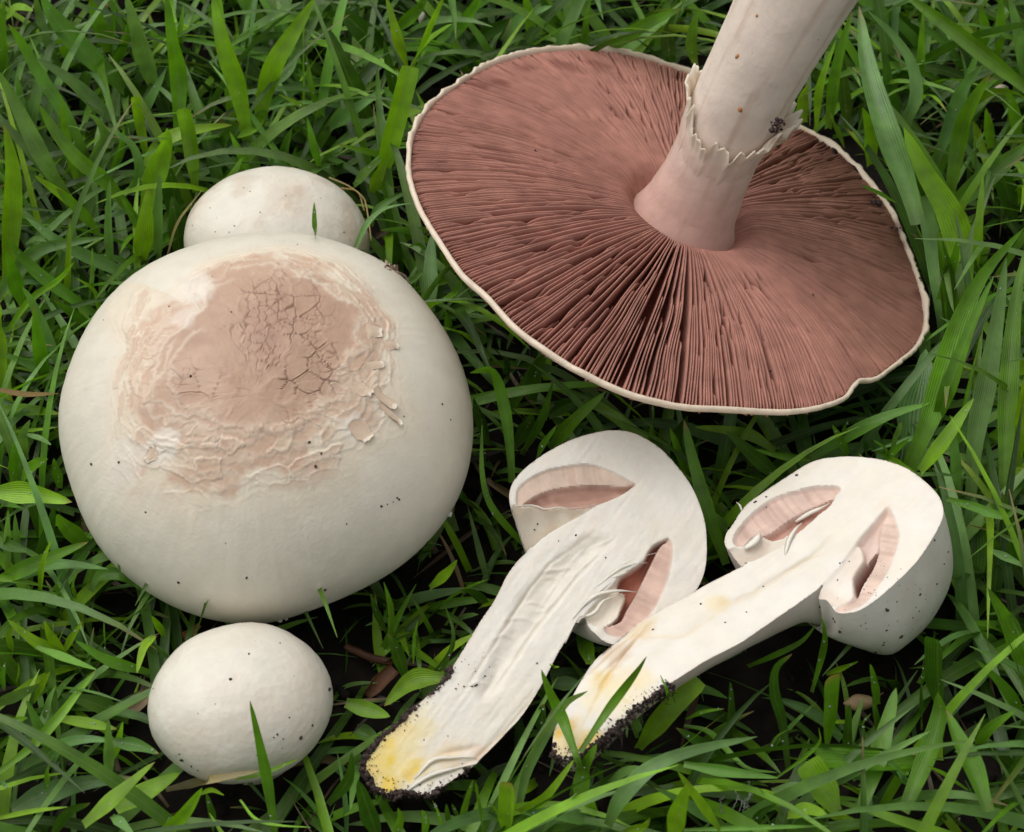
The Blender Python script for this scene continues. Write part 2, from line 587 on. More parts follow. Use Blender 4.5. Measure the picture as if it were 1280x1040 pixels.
    col = mixc(col, 0.25 * sstep(0.15, 0.6, fbm(loc, 0.8, 75)) * sstep(1.5, 2.2, t), lin((214, 205, 184)))
    # pale scar on the upper left and bare spots at the lower left, as in life
    for (px, py), rr, st in [((240, 365), .55, .8), ((232, 400), .35, .5), ((152, 573), .55, .75), ((205, 560), .40, .8), ((435, 530), .35, .7)]:
        d = np.hypot(*(loc - loc_of([(px, py)])[0]).T)
        col = mixc(col, st * sstep(rr, rr * 0.5, d + 0.25 * fbm(loc, 2.5, 77)), lin((231, 222, 208)))
    base = at(333, 545, 0); base[2] = 0.0
    root = thing("mushroom", "large open mushroom with cracked tan scales on a broad white cap", "mushroom", base)
    capo = mesh("cap", P2, grid_faces(nth, ns, True), M_CAP, root, col)
    # underside and stem
    r0 = rho[-1]
    nr = 24
    rr = np.linspace(1.2, 0.0, nr)
    U = []
    for i in range(0, nth, 4):
        d = np.cos(th[i]) * e1 + np.sin(th[i]) * e2
        for f in np.linspace(0, 1, nr):
            rad = rth[i] * r0 * (1 - f) + 1.0 * f
            U.append(C + d * rad + a * (-0.6 + 0.9 * math.sin(f * math.pi * 0.5) + (0.05 if i % 8 else -0.05)))
    mesh("gill_underside", U, grid_faces(nth // 4, nr, True), M_GILL, root, np.tile(lin((158, 106, 92)), (len(U), 1)))
    stem_mesh("stem", [base + [0.2, 0.5, -0.6], base * 0.4 + C * 0.6 + [0.1, 0, -0.6], C + a * 0.5], [1.3, 1.05, 1.1], M_STEM, root, lin((222, 208, 192)))
    # torn flakes standing off the skin on the right of the scaly patch, and the lump on the far rim
    kd = P.reshape(nth, ns, 3)
    def surf(xy):
        i = np.argmin(((loc - xy) ** 2).sum(1))
        return P2[i], Nn[i]
    rs = np.random.RandomState(5)
    flk = [((880,672),.36,.16,.10),((838,640),.42,.30,.08),((905,545),.50,.15,.12),((830,515),.40,.20,.08),((872,326),.34,.26,.06),((922,372),.34,.18,.07),((790,655),.40,.30,.09),((925,592),.55,.10,.13),((735,560),.45,.32,.05),((690,680),.36,.26,.07),((630,712),.48,.30,.06),((875,440),.40,.16,.09),((900,500),.45,.12,.08),((850,590),.45,.14,.10),((905,230),.40,.20,.06),((160,715),.32,.18,.08),((130,740),.28,.16,.08),((95,640),.30,.22,.05),((75,600),.28,.2,.05),((60,470),.3,.2,.05),((520,70),.5,.2,.04),((870,725),.16,.12,.08),((430,505),.28,.12,.06),((860,205),.4,.22,.05),((130,440),.3,.22,.05),((560,690),.34,.26,.05)]
    flk = [(p_, l_ * 1.2, w_ * 1.5, f_ * .6) for p_, l_, w_, f_ in flk if p_ in [(905,545),(830,515),(872,326),(925,592),(838,640),(875,440),(922,372),(160,715)]] + [((905, 92), .34, .22, .10), ((928, 112), .28, .25, .12), ((955, 135), .30, .22, .10)]
    for (x, y), ln, wd, lift in flk:
        c = loc_of(cr([(x, y)]))[0]
        d = nrm(c - cc) if (x, y) not in [(430, 505)] else nrm(np.array([1., .6]))
        ang = rs.uniform(-.35, .35); d = np.array([d[0] * math.cos(ang) - d[1] * math.sin(ang), d[0] * math.sin(ang) + d[1] * math.cos(ang)])
        s_ = np.array([-d[1], d[0]])
        nu_, nv_ = 8, 6
        top = []; cs = []
        for iu in range(nu_):
            fu = iu / (nu_ - 1)
            for iv in range(nv_):
                fv = iv / (nv_ - 1) * 2 - 1
                w_ = wd * 0.5 * (1 - 0.45 * fu ** 2) * (1 + 0.25 * rs.uniform(-1, 1))
                xy = c + d * (fu - 0.55) * ln * (1 + .12 * rs.uniform(-1, 1)) + s_ * fv * w_
                p, n_ = surf(xy)
                up = -0.012 + lift * fu ** 1.6 + 0.03 * (1 - fv * fv) * fu
                top.append(p + n_ * up)
                cs.append(tan * (1 - fu) + lin((224, 200, 174)) * fu if fu < .95 else lin((232, 218, 198)))
        top = np.array(top); cs = np.array(cs)
        nn = np.array([a] * len(top))
        V = np.vstack([top, top - nn * 0.02])
        gf = grid_faces(nu_, nv_)
        k = len(top)
        ring = [i * nv_ for i in range(nu_)] + [(nu_ - 1) * nv_ + j for j in range(1, nv_)] + [i * nv_ + nv_ - 1 for i in range(nu_ - 2, -1, -1)] + [j for j in range(nv_ - 2, 0, -1)]
        side = [(ring[i], ring[(i + 1) % len(ring)], ring[(i + 1) % len(ring)] + k, ring[i] + k) for i in range(len(ring))]
        mesh("torn_scale", V, np.vstack([gf, gf[:, ::-1] + k, side]), M_CAP, root, np.vstack([cs, cs * 0.9]))
    # crumbs
    sp = [(212,385),(243,472),(150,580),(115,580),(267,348),(288,390),(223,727),(308,722),(407,737),(505,520),(552,507),(563,523),(432,655),(280,680),(394,585),(386,555),(181,640),(130,400),(483,632),(490,628),(497,624),(476,635),(500,622),(400,565),(370,305)]
    PP = [P2[vis[np.argmin(((qv - np.array(s)) ** 2).sum(1))]] for s in sp]
    speck_part(root, "soil_specks", PP, rs.uniform(.016, .04, len(PP)), M_DIRT, 3)
    wb = [P2[vis[np.argmin(((qv - np.array(s)) ** 2).sum(1))]] for s in [(560, 645), (350, 776), (354, 779), (357, 775)]]
    V, F = lumps(wb, [.07, .07, .06, .05], 4)
    mesh("skin_crumb", V, F, M_CAP, root, np.tile(white, (len(V), 1)))
    bvh_add(P[sub], grid_faces(nth // 4, int(math.ceil(ns / 3)), True))
    return root


build_big_cap()


# ------------------------------------------------------------------ the upturned mushroom with its gills
UPN = nrm([0.338, 0.211, 0.916])
RIM = [(509,174.6),(517,151.5),(536,124.6),(567,101.5),(601.5,80),(644,65),(694,57),(751.5,57),(798,65),(836,76.5),(869,88),(935,116),(984,148),(1018,163),(1057,190),(1088,223),(1118.5,263),(1138,309),(1153,348),(1162,386),(1161,413),(1149,436),(1126,455),(1099,475),(1076,478.5),(1061,498),(1041.5,507),(1007,515),(972,517),(934,515),(895,513),(857,511),(818.5,503.5),(780,492),(720,464),(675,436),(640,409),(605,371),(575,344),(548,305),(525,267),(511,232),(507,201.5)]


def build_upturned():
    e1, e2, a = frame(UPN)
    O = at(859, 268, 2.9)
    def to2(pts):
        W = onplane(np.asarray(pts, float), O, a) - O
        return np.stack([W @ e1, W @ e2], -1)
    rim = to2(closed_spline(RIM, 6))
    ra = np.arctan2(rim[:, 1], rim[:, 0]); rr = np.hypot(*rim.T); k = np.argsort(ra); ra, rr = ra[k], rr[k]
    Rf = lambda A: np.interp(A, ra, rr, period=2 * np.pi)
    def W(x, y, z):
        return O + np.asarray(x)[..., None] * e1 + np.asarray(y)[..., None] * e2 + np.asarray(z)[..., None] * a
    def G(f, r):                                # edge of the gills: dips at rim and at the stem
        z = 0.30 * np.sin(np.clip(f, 0, 1) ** 0.9 * np.pi) - 0.03
        return z - 0.42 * np.exp(-((r - 1.1) / 0.33) ** 2)
    base = O - a * 1.8; base[2] = 0
    root = thing("mushroom", "mushroom turned upside down showing brown pink gills and its stem with torn ring", "mushroom", base)
    # outer cap skin with ragged lip
    nth = 540
    th = np.arange(nth) * 2 * np.pi / nth
    R = Rf(th)
    rag = 0.035 * noise(np.stack([np.cos(th) * 14, np.sin(th) * 14], -1), 1.2, 3) + 0.025 * noise(np.stack([np.cos(th) * 50, np.sin(th) * 50], -1), 1.2, 5)
    prof = [(.976, -.10, 0), (.980, -.02, .3), (.985, .03, 1), (.991, .035, 1), (.997, 0.0, 1.2), (.996, -.06, .8), (.985, -.14, .3), (.95, -.28, 0), (.89, -.50, 0), (.80, -.78, 0), (.65, -1.15, 0), (.45, -1.5, 0), (.22, -1.7, 0), (.02, -1.75, 0)]
    V = []
    for i in range(nth):
        for f, z, rg in prof:
            rad = R[i] * f + rg * rag[i]
            V.append((rad * math.cos(th[i]), rad * math.sin(th[i]), z + rg * rag[i] * 0.8))
    V = np.array(V)
    P = W(V[:, 0], V[:, 1], V[:, 2])
    P = P + (0.012 * fbm(P, 6, 9, 2))[:, None] * a
    c = np.tile(lin((226, 208, 186)), (len(P), 1))
    q = proj(P)
    dirty = sstep(0.0, 0.35, fbm(P, 1.6, 15)) * sstep(60, 15, np.abs(np.hypot(q[:, 0] - 1120, q[:, 1] - 290)))
    c = c * (1 - dirty[:, None] * 0.8) + lin((96, 62, 50)) * dirty[:, None] * 0.8
    mesh("cap", P, grid_faces(nth, len(prof), True), M_CAP, root, c)
    bvh_add(P.reshape(nth, len(prof), 3)[::9].reshape(-1, 3), grid_faces(nth // 9, len(prof), True))
    # floor between the gills
    nr = 30
    V = []
    for i in range(0, nth, 3):
        for j in range(nr):
            f = 0.965 + (0.12 - 0.965) * j / (nr - 1)
            rad = R[i] * f
            V.append((rad * math.cos(th[i]), rad * math.sin(th[i]), G(f, rad) - 0.05 - 0.36 * min(1, max(0.985 - f, 0) * 8)))
    V = np.array(V)
    mesh("cap_flesh", W(V[:, 0], V[:, 1], V[:, 2]), grid_faces(nth // 3, nr, True), M_GILL, root, np.tile(lin((84, 38, 28)), (len(V), 1)))
    bvh_add(W(V[:, 0], V[:, 1], V[:, 2] + 0.34 * sstep(1.0, .93, np.hypot(V[:, 0], V[:, 1]) / Rf(np.arctan2(V[:, 1], V[:, 0])))).reshape(nth // 3, nr, 3)[::3].reshape(-1, 3), grid_faces(nth // 9, nr, True))
    # gills: blades standing on the flesh, running from the stem to the margin
    stains = [(to2([p])[0], r) for p, r in [((700, 83), .45), ((740, 82), .4), ((660, 85), .35), ((625, 108), .42), ((600, 112), .3), ((1040, 185), .5), ((1065, 205), .5), ((1090, 250), .35), ((1135, 310), .45), ((1010, 170), .4), ((1150, 370), .3)]]
    ns = 30
    rs = np.random.RandomState(11)
    def gill(th0, f0, f1, thick):
        fs = np.linspace(f0, f1, ns)
        # slow swirl shared by neighbours + a little of its own
        qn = np.stack([np.cos(th0) * 1.5 + fs * 0.0, np.sin(th0) * 1.5 + fs * 0.0, fs * 1.6], -1)
        sw = 0.06 * noise(qn, 1.0, 7) + 0.005 * noise(np.stack([np.full(ns, np.cos(th0) * 9), np.full(ns, np.sin(th0) * 9), fs * 6], -1), 1.0, 8)
        own = 0.0035 * noise(np.stack([np.full(ns, th0 * 91), fs * 5, fs * 0], -1), 1.0, 9)
        A = th0 + sw + own
        Rr = Rf(A)
        rad = np.maximum(fs * Rr, 0.95)
        topz = G(fs, rad) + 0.006 * noise(np.stack([np.full(ns, th0 * 57), fs * 7, fs * 0], -1), 1.0, 10) - 0.09 * sstep(0.965, 0.99, fs) 
        if f0 > 0.3:
            topz = topz - 0.30 * sstep(0.10, 0.0, (fs - f0)) - 0.004
        for _ in range(rs.randint(0, 3)):                # nicks in the edge, seen as short dark dashes
            topz = topz - rs.uniform(.06, .22) * np.exp(-((fs - rs.uniform(.3, .93)) / rs.uniform(.015, .035)) ** 2)
        lean = 0.030 * noise(np.stack([np.full(ns, np.cos(th0) * 9), np.full(ns, np.sin(th0) * 9), fs * 3], -1), 1.0, 12) + 0.010 * noise(np.stack([np.full(ns, th0 * 71), fs * 6, fs * 0], -1), 1.0, 13)
        dep = np.minimum(0.42, 0.05 + np.maximum(0.985 - fs, 0) * 3)
        er = np.stack([np.cos(A), np.sin(A)], -1); et = np.stack([-np.sin(A), np.cos(A)], -1)
        h = thick * 0.5 * (1 + 0.25 * noise(np.stack([np.full(ns, th0 * 33), fs * 9, fs * 0], -1), 1.0, 14))
        c0 = er * rad[:, None]
        tb = c0; tm = c0 + et * (lean * 0.55)[:, None]; tt = c0 + et * lean[:, None]
        pts = []
        for cen, z, hh in ((tb, topz - dep, h * 1.4), (tm, topz - dep * 0.35, h * 1.1), (tt, topz, h * 0.6)):
            pts.append((cen - et * hh[:, None], z)); pts.append((cen + et * hh[:, None], z))
        Vv = np.stack([np.column_stack([p, z]) for p, z in pts], 1)      # ns,6,3
        order = [0, 2, 4, 5, 3, 1]
        Vv = Vv[:, order].reshape(-1, 3)
        F = []
        for i in range(ns - 1):
            for j in range(5):
                F.append((i * 6 + j, i * 6 + j + 1, (i + 1) * 6 + j + 1, (i + 1) * 6 + j))
        F += [(0, 1, 4, 5), (1, 2, 3, 4)]
        e = (ns - 1) * 6
        F += [(e + 5, e + 4, e + 1, e), (e + 4, e + 3, e + 2, e + 1)]
        F = np.array(F)
        # colour of the gill itself
        cA = lin((174, 124, 110)); cB = lin((150, 109, 92))
        xy = Vv[:, :2]
        m = sstep(0.5, 4.0, xy[:, 0] + 0.3 * xy[:, 1]) * 0.75
        cv = cA * (1 - m[:, None]) + cB * m[:, None]
        cv = cv * (1 + 0.07 * rs.uniform(-1, 1)) * (1 + 0.10 * noise(xy, 1.1, 23) + 0.06 * noise(xy, 4.0, 24))[:, None]
        for cp, r_ in stains:
            s_ = 0.55 * sstep(r_, r_ * 0.3, np.hypot(*(xy - cp).T) + 0.3 * noise(xy, 3.0, 19))
            cv = cv * (1 - s_[:, None]) + lin((112, 62, 56)) * s_[:, None]
        return W(Vv[:, 0], Vv[:, 1], Vv[:, 2]), F, cv
    nf = 190
    SV, SF, SCc, off = [], [], [], 0
    for i in range(nf):
        t0 = (i + rs.uniform(-.3, .3)) * 2 * np.pi / nf
        V, F, cv = gill(t0, 0.17, rs.uniform(.972, .988), .042)
        mesh("gill", V, F, M_GILL, root, cv, smooth=True)
        for fr, f0 in ((0.33, rs.uniform(.34, .75)), (0.67, rs.uniform(.30, .85))):
            V, F, cv = gill(t0 + (fr + rs.uniform(-.06, .06)) * 2 * np.pi / nf, f0, rs.uniform(.972, .988), .036)
            SV.append(V); SF.append(F + off); SCc.append(cv); off += len(V)
    sg = mesh("short_gills", np.vstack(SV), np.vstack(SF), M_GILL, root, np.vstack(SCc))
    sg["kind"] = "stuff"
    # stem, rising away from the gills and out of the picture
    ax = lambda t, dx=0, dy=0: O + a * t + e1 * dx + e2 * dy
    def scol(V, l, th_):
        l = np.append(l, [0, 1]); th_ = np.append(th_, [0, 0])
        c = np.tile(lin((230, 215, 200)), (len(V), 1))
        low = sstep(0.52, 0.14, l)
        c = c * (1 - 0.75 * low[:, None]) + lin((202, 150, 138)) * 0.75 * low[:, None]
        rimw = sstep(0.10, 0.055, l)
        c = c * (1 - rimw[:, None] * .8) + lin((206, 190, 190)) * rimw[:, None] * .8
        st = sstep(0.05, 0.5, fbm(np.column_stack([np.cos(th_) * 5, np.sin(th_) * 5, l * 4]), 1.3, 21)) * 0.45
        c = c * (1 - st[:, None]) + lin((188, 156, 132)) * st[:, None]
        return c
    sp = [ax(-.55), ax(0.0), ax(1.0, .01), ax(2.2, -.03), ax(3.5, -.02, .02), ax(5, .06, .08), ax(7, .22, .2), ax(9, .4, .3), ax(9.6, .44, .32)]
    so, SVv, SFf = stem_mesh("stem", sp, [1.26, 1.28, 1.08, .98, .96, 1.0, 1.05, 1.1, 1.16, 1.26, 1.38, 1.3, .6], M_STEM, root, scol, 96, 160, .02, 6)
    bvh_add(SVv, [f for blk in SFf for f in blk.tolist()])
    # sheath and torn ring
    nt2, nl2 = 220, 26
    th = np.arange(nt2) * 2 * np.pi / nt2
    er = np.cos(th)[:, None] * e1 + np.sin(th)[:, None] * e2
    vdir = CAMP - O; va = math.atan2(vdir @ e2, vdir @ e1)       # side facing the photographer
    dth = np.abs((th - va + np.pi) % (2 * np.pi) - np.pi)
    jag = 0.32 * noise(np.stack([np.cos(th) * 5, np.sin(th) * 9], -1), 1.5, 31) + 0.045 * noise(np.stack([np.cos(th) * 33, np.sin(th) * 33], -1), 1.5, 33)
    topt = 2.28 + 0.85 * sstep(0.25, 1.6, dth) ** 0.9 + jag
    sgn = np.sin(th - va)
    flare = 0.07 + (0.15 + 0.08 * (sgn > 0)) * sstep(0.6, 1.4, dth) + 0.08 * sstep(0, .6, noise(np.stack([np.cos(th) * 3, np.sin(th) * 3], -1), 1.3, 35))
    cS = spline(sp, 160); tS = (cS - O) @ a; rS = np.interp(np.linspace(0, 1, 160), np.linspace(0, 1, 13), [1.26, 1.28, 1.08, .98, .96, 1.0, 1.05, 1.1, 1.16, 1.26, 1.38, 1.3, .6])
    V = []; lv = []
    for i in range(nt2):
        for side in (0, 1):
            for j in range(nl2):
                u = j / (nl2 - 1)
                if side: u = 1 - u
                t = 0.9 + (topt[i] - 0.9) * u
                rr_ = np.interp(t, tS, rS); cx_ = np.array([np.interp(t, tS, cS[:, k_]) for k_ in range(3)])
                off_ = -0.06 + 0.085 * float(sstep(0.1, 0.7, u)) + 0.02 * u + flare[i] * max(0, (u - 0.72) / 0.28) ** 1.6
                if side: off_ -= 0.05
                V.append(cx_ + er[i] * (rr_ + off_)); lv.append(u)
    V = np.array(V); lv = np.array(lv)
    V = V + (0.02 * fbm(V, 5, 37, 3))[:, None] * a
    c = lin((217, 188, 172))[None] * (1 - sstep(0.5, 1.0, lv))[:, None] + lin((232, 218, 198))[None] * sstep(0.5, 1.0, lv)[:, None]
    q = proj(V)
    br = sstep(40, 12, np.hypot(q[:, 0] - 972, q[:, 1] - 170)) * sstep(-.1, .4, fbm(V, 4, 39)) * 0.6
    c = c * (1 - br[:, None]) + lin((128, 96, 66)) * br[:, None]
    mesh("torn_ring", V, grid_faces(nt2, nl2 * 2, True), M_STEM, root, c)
    # crumbs of soil: on the ring, on the rim, on gills and stem
    rs = np.random.RandomState(3)
    ring_d = ax(3.25) + RGT * 0.85 + UPV * .14 + np.array([0, -.4, .3])
    PR = at(973, 155, ring_d[2])
    pts = [PR + rs.normal(0, .07, 3) for _ in range(26)]
    rad = list(rs.uniform(.02, .075, 26))
    for (px, py), nn, sp_, z in [((1092, 256), 14, .10, .12), ((1140, 312), 8, .08, .08), ((1150, 352), 5, .05, .08), ((1120, 288), 6, .08, .08)]:
        xy = to2([(px, py)])[0]
        for _ in range(nn):
            pts.append(W(xy[0] + rs.normal(0, sp_), xy[1] + rs.normal(0, sp_), z)); rad.append(rs.uniform(.02, .06))
    for px, py in [(945, 232), (1020, 250), (808, 258), (664, 200), (935, 205), (1010, 380), (960, 470)]:
        xy = to2([(px, py)])[0]; r_ = np.hypot(*xy)
        pts.append(W(xy[0], xy[1], G(r_ / Rf(math.atan2(xy[1], xy[0])), r_) + .02)); rad.append(.03)
    speck_part(root, "soil_specks", pts, rad, M_DIRT, 5)
    # orange spots on the stem
    bv = BVHTree.FromPolygons([Vector(v) for v in SVv], [tuple(f) for blk in SFf for f in blk.tolist()])
    for px, py, r_ in [(926, 136, .075), (922, 70, .07), (946, 20, .05), (1023, 50, .05), (940, 66, .03)]:
        d = ray(px, py)
        hit = bv.ray_cast(Vector(CAMP), Vector(nrm(d)))
        if hit[0] is None:
            continue
        p = np.array(hit[0]); n_ = np.array(hit[1])
        V, F = lumps([p - n_ * r_ * .45], [r_], px)
        mesh("rusty_spot", V, F, M_STEM, root, np.tile(lin((196, 132, 84)), (len(V), 1)))
    # a white crumb on the gills
    xy = to2([(784, 281)])[0]
    V, F = lumps([W(xy[0], xy[1], .02)], [.09], 31)
    mesh("skin_crumb", V, F, M_CAP, root, np.tile(lin((214, 190, 180)), (len(V), 1)))


build_upturned()


# ------------------------------------------------------------------ closed button mushrooms
def build_button(label, cpx, cz, rx, ry, rz, tilt, spots, seed, dirty, base_px, stem_dir):
    C = at(cpx[0], cpx[1], cz)
    e1, e2, a = frame(tilt)
    nth, ns = 320, 180
    th = np.arange(nth) * 2 * np.pi / nth
    f = np.linspace(0, 1, ns) * np.radians(172)
    zc = np.cos(f); zc = np.where(zc < 0, -np.abs(zc) ** 1.15 * 0.86, np.abs(zc) ** 0.95)
    sn = np.sin(f) ** 0.92
    X = np.cos(th)[:, None] * sn * rx; Y = np.sin(th)[:, None] * sn * ry; Z = np.tile(zc * rz, (nth, 1))
    L = np.stack([X.ravel(), Y.ravel(), Z.ravel()], -1)
    n0 = nrm(L / np.array([rx, ry, rz]) ** 2)
    L = L + n0 * (0.11 * noise(L, 0.55, seed) + 0.014 * noise(L, 1.3, seed + 9) + 0.006 * fbm(L, 3, seed + 2, 3) + 0.004 * noise(L, 11, seed + 3) + 0.003 * noise(np.stack([L[:, 0] / rx * 14, L[:, 1] / ry * 14, L[:, 2] * .8], -1), 1.0, seed + 4))[:, None]
    P = C + L[:, :1] * e1 + L[:, 1:2] * e2 + L[:, 2:] * a
    w = lin((225, 219, 205)); c = np.tile(w, (len(P), 1))
    m = 0.5 * sstep(-0.1, 0.5, fbm(L, 0.7, seed + 5)) ; c = c * (1 - m[:, None]) + lin((222, 207, 188)) * m[:, None]
    m = 0.7 * dirty * sstep(0.05, 0.45, fbm(L, 1.7, seed + 7)); c = c * (1 - m[:, None]) + lin((190, 160, 130)) * m[:, None]
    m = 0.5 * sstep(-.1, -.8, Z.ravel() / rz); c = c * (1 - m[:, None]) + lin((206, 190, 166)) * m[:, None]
    b = np.array([C[0], C[1] + 0.3, 0.0])
    root = thing("mushroom", label, "mushroom", b)
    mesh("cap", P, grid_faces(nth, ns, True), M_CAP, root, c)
    bvh_add(P.reshape(nth, ns, 3)[::5, ::5].reshape(-1, 3), grid_faces(nth // 5, len(range(0, ns, 5)), True))
    stem_mesh("stem", [C - a * rz * 0.75 + np.array(stem_dir) * 2.0, C - a * rz * 0.7 + np.array(stem_dir) * .7, C - a * rz * 0.5], [.8, .95, 1.0], M_STEM, root, lin((220, 206, 186)), 40, 30)
    vis = (((CAMP - P) * nrm(P - C)).sum(1) > 0)
    PV = P[vis]; q = proj(PV)
    rs = np.random.RandomState(seed)
    pts, rad = [], []
    for (px, py, r_) in spots:
        i = np.argmin(((q - np.array([px, py])) ** 2).sum(1)); pts.append(PV[i]); rad.append(r_ * .75)
    speck_part(root, "soil_specks", pts, rad, M_DIRT, seed)
    return root


fs = [(288,849,.05),(311,818,.04),(411,862,.06),(376,922,.055),(390,907,.04),(227,950,.06),(224,943,.04),(350,804,.02),(347,918,.04),(343,921,.03),(355,924,.03),(269,880,.018),(248,892,.018),(367,845,.018),(300,760,.02),(247,963,.03),(240,958,.03),(362,897,.03),(352,935,.02),(192,861,.02),(320,945,.02)]
rs_ = np.random.RandomState(4)
fs += [(rs_.uniform(200, 400), rs_.uniform(800, 960), rs_.uniform(.006, .012)) for _ in range(9)]
build_button("small smooth white button mushroom with black specks below the big cap's rim", (300, 880), 1.75, 1.78, 1.62, 1.42, [0.03, -0.1, 1], fs, 21, .15, None, (0.2, 0.1, -1))
bs = [(325,266,.03),(305,235,.02),(357,245,.02),(287,290,.03),(293,282,.025),(313,240,.02),(262,260,.02),(270,290,.02),(400,248,.02),(430,290,.03),(350,226,.02),(240,282,.02),(420,260,.02)]
rs_ = np.random.RandomState(9)
bs += [(rs_.uniform(235, 450), rs_.uniform(220, 320), rs_.uniform(.006, .012)) for _ in range(14)]
build_button("creamy button mushroom with dirty flecks half hidden behind the scaly cap", (346, 308), 1.7, 2.2, 1.95, 1.55, [0.10, -0.05, 1], bs, 33, .45, None, (0.1, 0.2, -1))
# ------------------------------------------------------------------ the two halves of a mushroom cut lengthwise
def z3(x0, y0, L):
    return [(x0 + .28846 * x, y0 + .28846 * y) for x, y in L]


def build_slice(label, outline, o, n, stem_poly, zones, deep, hollow, soil_poly, fibres, stain, specks, seed, creases=()):
    e1, e2, n = frame(n)
    def to2(pts):
        W_ = onplane(np.asarray(pts, float), o, n) - o
        return np.stack([W_ @ e1, W_ @ e2], -1)
    def W(p, z):
        return o + p[:, :1] * e1 + p[:, 1:2] * e2 + np.asarray(z)[:, None] * n
    poly = to2(closed_spline(outline, 5))
    jit = 0.012 * noise(poly, 6, seed)
    h = 0.030
    lo, hi = poly.min(0) - h, poly.max(0) + h
    nx, ny = [int(x) + 2 for x in (hi - lo) / h]
    X, Y = np.meshgrid(lo[0] + np.arange(nx) * h, lo[1] + np.arange(ny) * h, indexing='ij')
    g = np.stack([X.ravel(), Y.ravel()], -1)
    d = sdf(g, poly)
    inside = (d > 0)
    F = grid_faces(nx, ny)
    keep = (inside[F].sum(1) >= 2)
    F = F[keep]
    used = np.unique(F)
    mv = used[d[used] < 0.35 * h]
    g[mv] = nearest_on(g[mv], poly)
    d[mv] = 0.0
    remap = np.full(len(g), -1); remap[used] = np.arange(len(used))
    g = g[used]; d = d[used]; F = remap[F]
    # flat cut with faint saw marks
    fiber_dir = nrm(to2([outline[0]])[0] * 0 + (to2([hollow['axis'][1]])[0] - to2([hollow['axis'][0]])[0]))
    along = g @ fiber_dir; across = g @ np.array([-fiber_dir[1], fiber_dir[0]])
    fibn = 0.6 * noise(np.stack([along * 0.9, across * 7], -1), 1.0, seed + 1) + 0.6 * noise(np.stack([along * 1.6, across * 15], -1), 1.0, seed + 6)
    H = 0.012 * fbm(g, 2.5, seed + 2) + 0.009 * fibn + 0.004 * noise(g, 9, seed + 3)
    col = np.tile(lin((233, 227, 216)), (len(g), 1))
    def mixc(m, k):
        nonlocal col
        m = np.clip(m, 0, 1)[:, None]
        col = col * (1 - m) + k * m
    mixc(0.25 * sstep(0, .6, fibn), lin((228, 214, 194)))
    mixc(0.35 * sstep(0.0, 0.5, fbm(g, .9, seed + 5)), lin((230, 220, 200)))
    sp = to2(closed_spline(stem_poly, 4))
    dstem = sdf(g, sp)
    part = np.where(dstem > 0, 0, 1)            # 0 stem, 1 cap
    names = ["stem", "cap"]
    mats = [M_FLESH, M_FLESH]
    # soft hollow along the stem
    hp = to2(closed_spline(hollow['poly'], 4)); dh = sdf(g, hp)
    mh = sstep(-0.10, 0.22, dh + 0.16 * fbm(g, 2, seed + 7))
    wr = noise(np.stack([along * 3.2 + across * 1.4 + 1.3 * fbm(g, 1.5, seed + 8), across * 1.2], -1), 1.0, seed + 9)
    H -= mh * (hollow['d'] + 0.02 * noise(g, 2, seed + 10))
    H += mh * hollow['d'] * 0.15 * sstep(0.22, 0.0, np.abs(wr)) * sstep(-.2, .3, noise(g, 1.7, seed + 13))
    mixc(0.35 * mh, lin((214, 204, 184)))
    mixc(0.3 * mh * sstep(.25, 0, np.abs(wr)), lin((240, 236, 226)))
    for L_ in creases:
        dl, tl = line_dist(g, to2(L_['p']))
        k = np.exp(-((dl + 0.02 * noise(g, 5, seed + 20)) / L_['w']) ** 2) * np.sin(np.pi * np.clip(tl, .02, .98)) ** .5
        H -= L_['d'] * k
        if 'c' in L_: mixc(L_.get('m', .6) * k, lin(L_['c']))
    # yellow staining at the foot
    for (px, py), r_, c_, st in stain:
        p0 = to2([(px, py)])[0]
        dd = np.hypot(*(g - p0).T)
        mixc(st * sstep(r_, r_ * 0.2, dd + 0.5 * r_ * fbm(g, 2.2 / max(r_, .3), seed + 11) + .2 * r_ * fbm(g, 8, seed + 12)), lin(c_))
    ZH = np.zeros(len(g)); 
    for zi, z in enumerate(zones):
        zp = to2(closed_spline(z['poly'], 4)); dz = sdf(g, zp)
        sft = z.get('soft', 0.03)
        m = sstep(-sft, sft, dz)
        zh = z['h'] + z.get('slope', 0) * dz + z.get('rip', 0) * noise(np.stack([along * z.get('fa', 2), across * z.get('fc', 9)], -1), 1.0, seed + 30 + zi)
        if 'sd' in z:                            # cut gill edges side by side
            sv = nrm(to2([z['sd'][1]])[0] - to2([z['sd'][0]])[0]); sx = g @ sv; sy = g @ np.array([-sv[1], sv[0]])
            stri = noise(np.stack([sx * z.get('sf', 19), sy * 1.0 + 0.3 * sx], -1), 1.0, seed + 35 + zi)
            zh = zh + 0.008 * stri
        if 'line' in z:                          # surface falling away from an edge
            dl, _ = line_dist(g, to2(z['line']))
            zh = zh - z['fall'] * np.minimum(dl, z.get('maxl', 9)) ** 0.9
        H = H * (1 - m) + zh * m
        cz = np.tile(lin(z['c']), (len(g), 1))
        if 'sd' in z:
            s_ = sstep(.1, -.5, stri)
            cz = cz * (1 - .6 * s_[:, None]) + lin(z['c2']) * 0.96 * .6 * s_[:, None]
        elif 'c2' in z:
            s_ = sstep(-.3, .3, noise(np.stack([along * z.get('fa', 2), across * z.get('fc', 9)], -1) + 0.3 * fbm(g, 2, 3)[:, None], 1.0, seed + 40 + zi))
            cz = cz * (1 - s_[:, None]) + lin(z['c2']) * s_[:, None]
        col = col * (1 - m[:, None]) + cz * m[:, None]
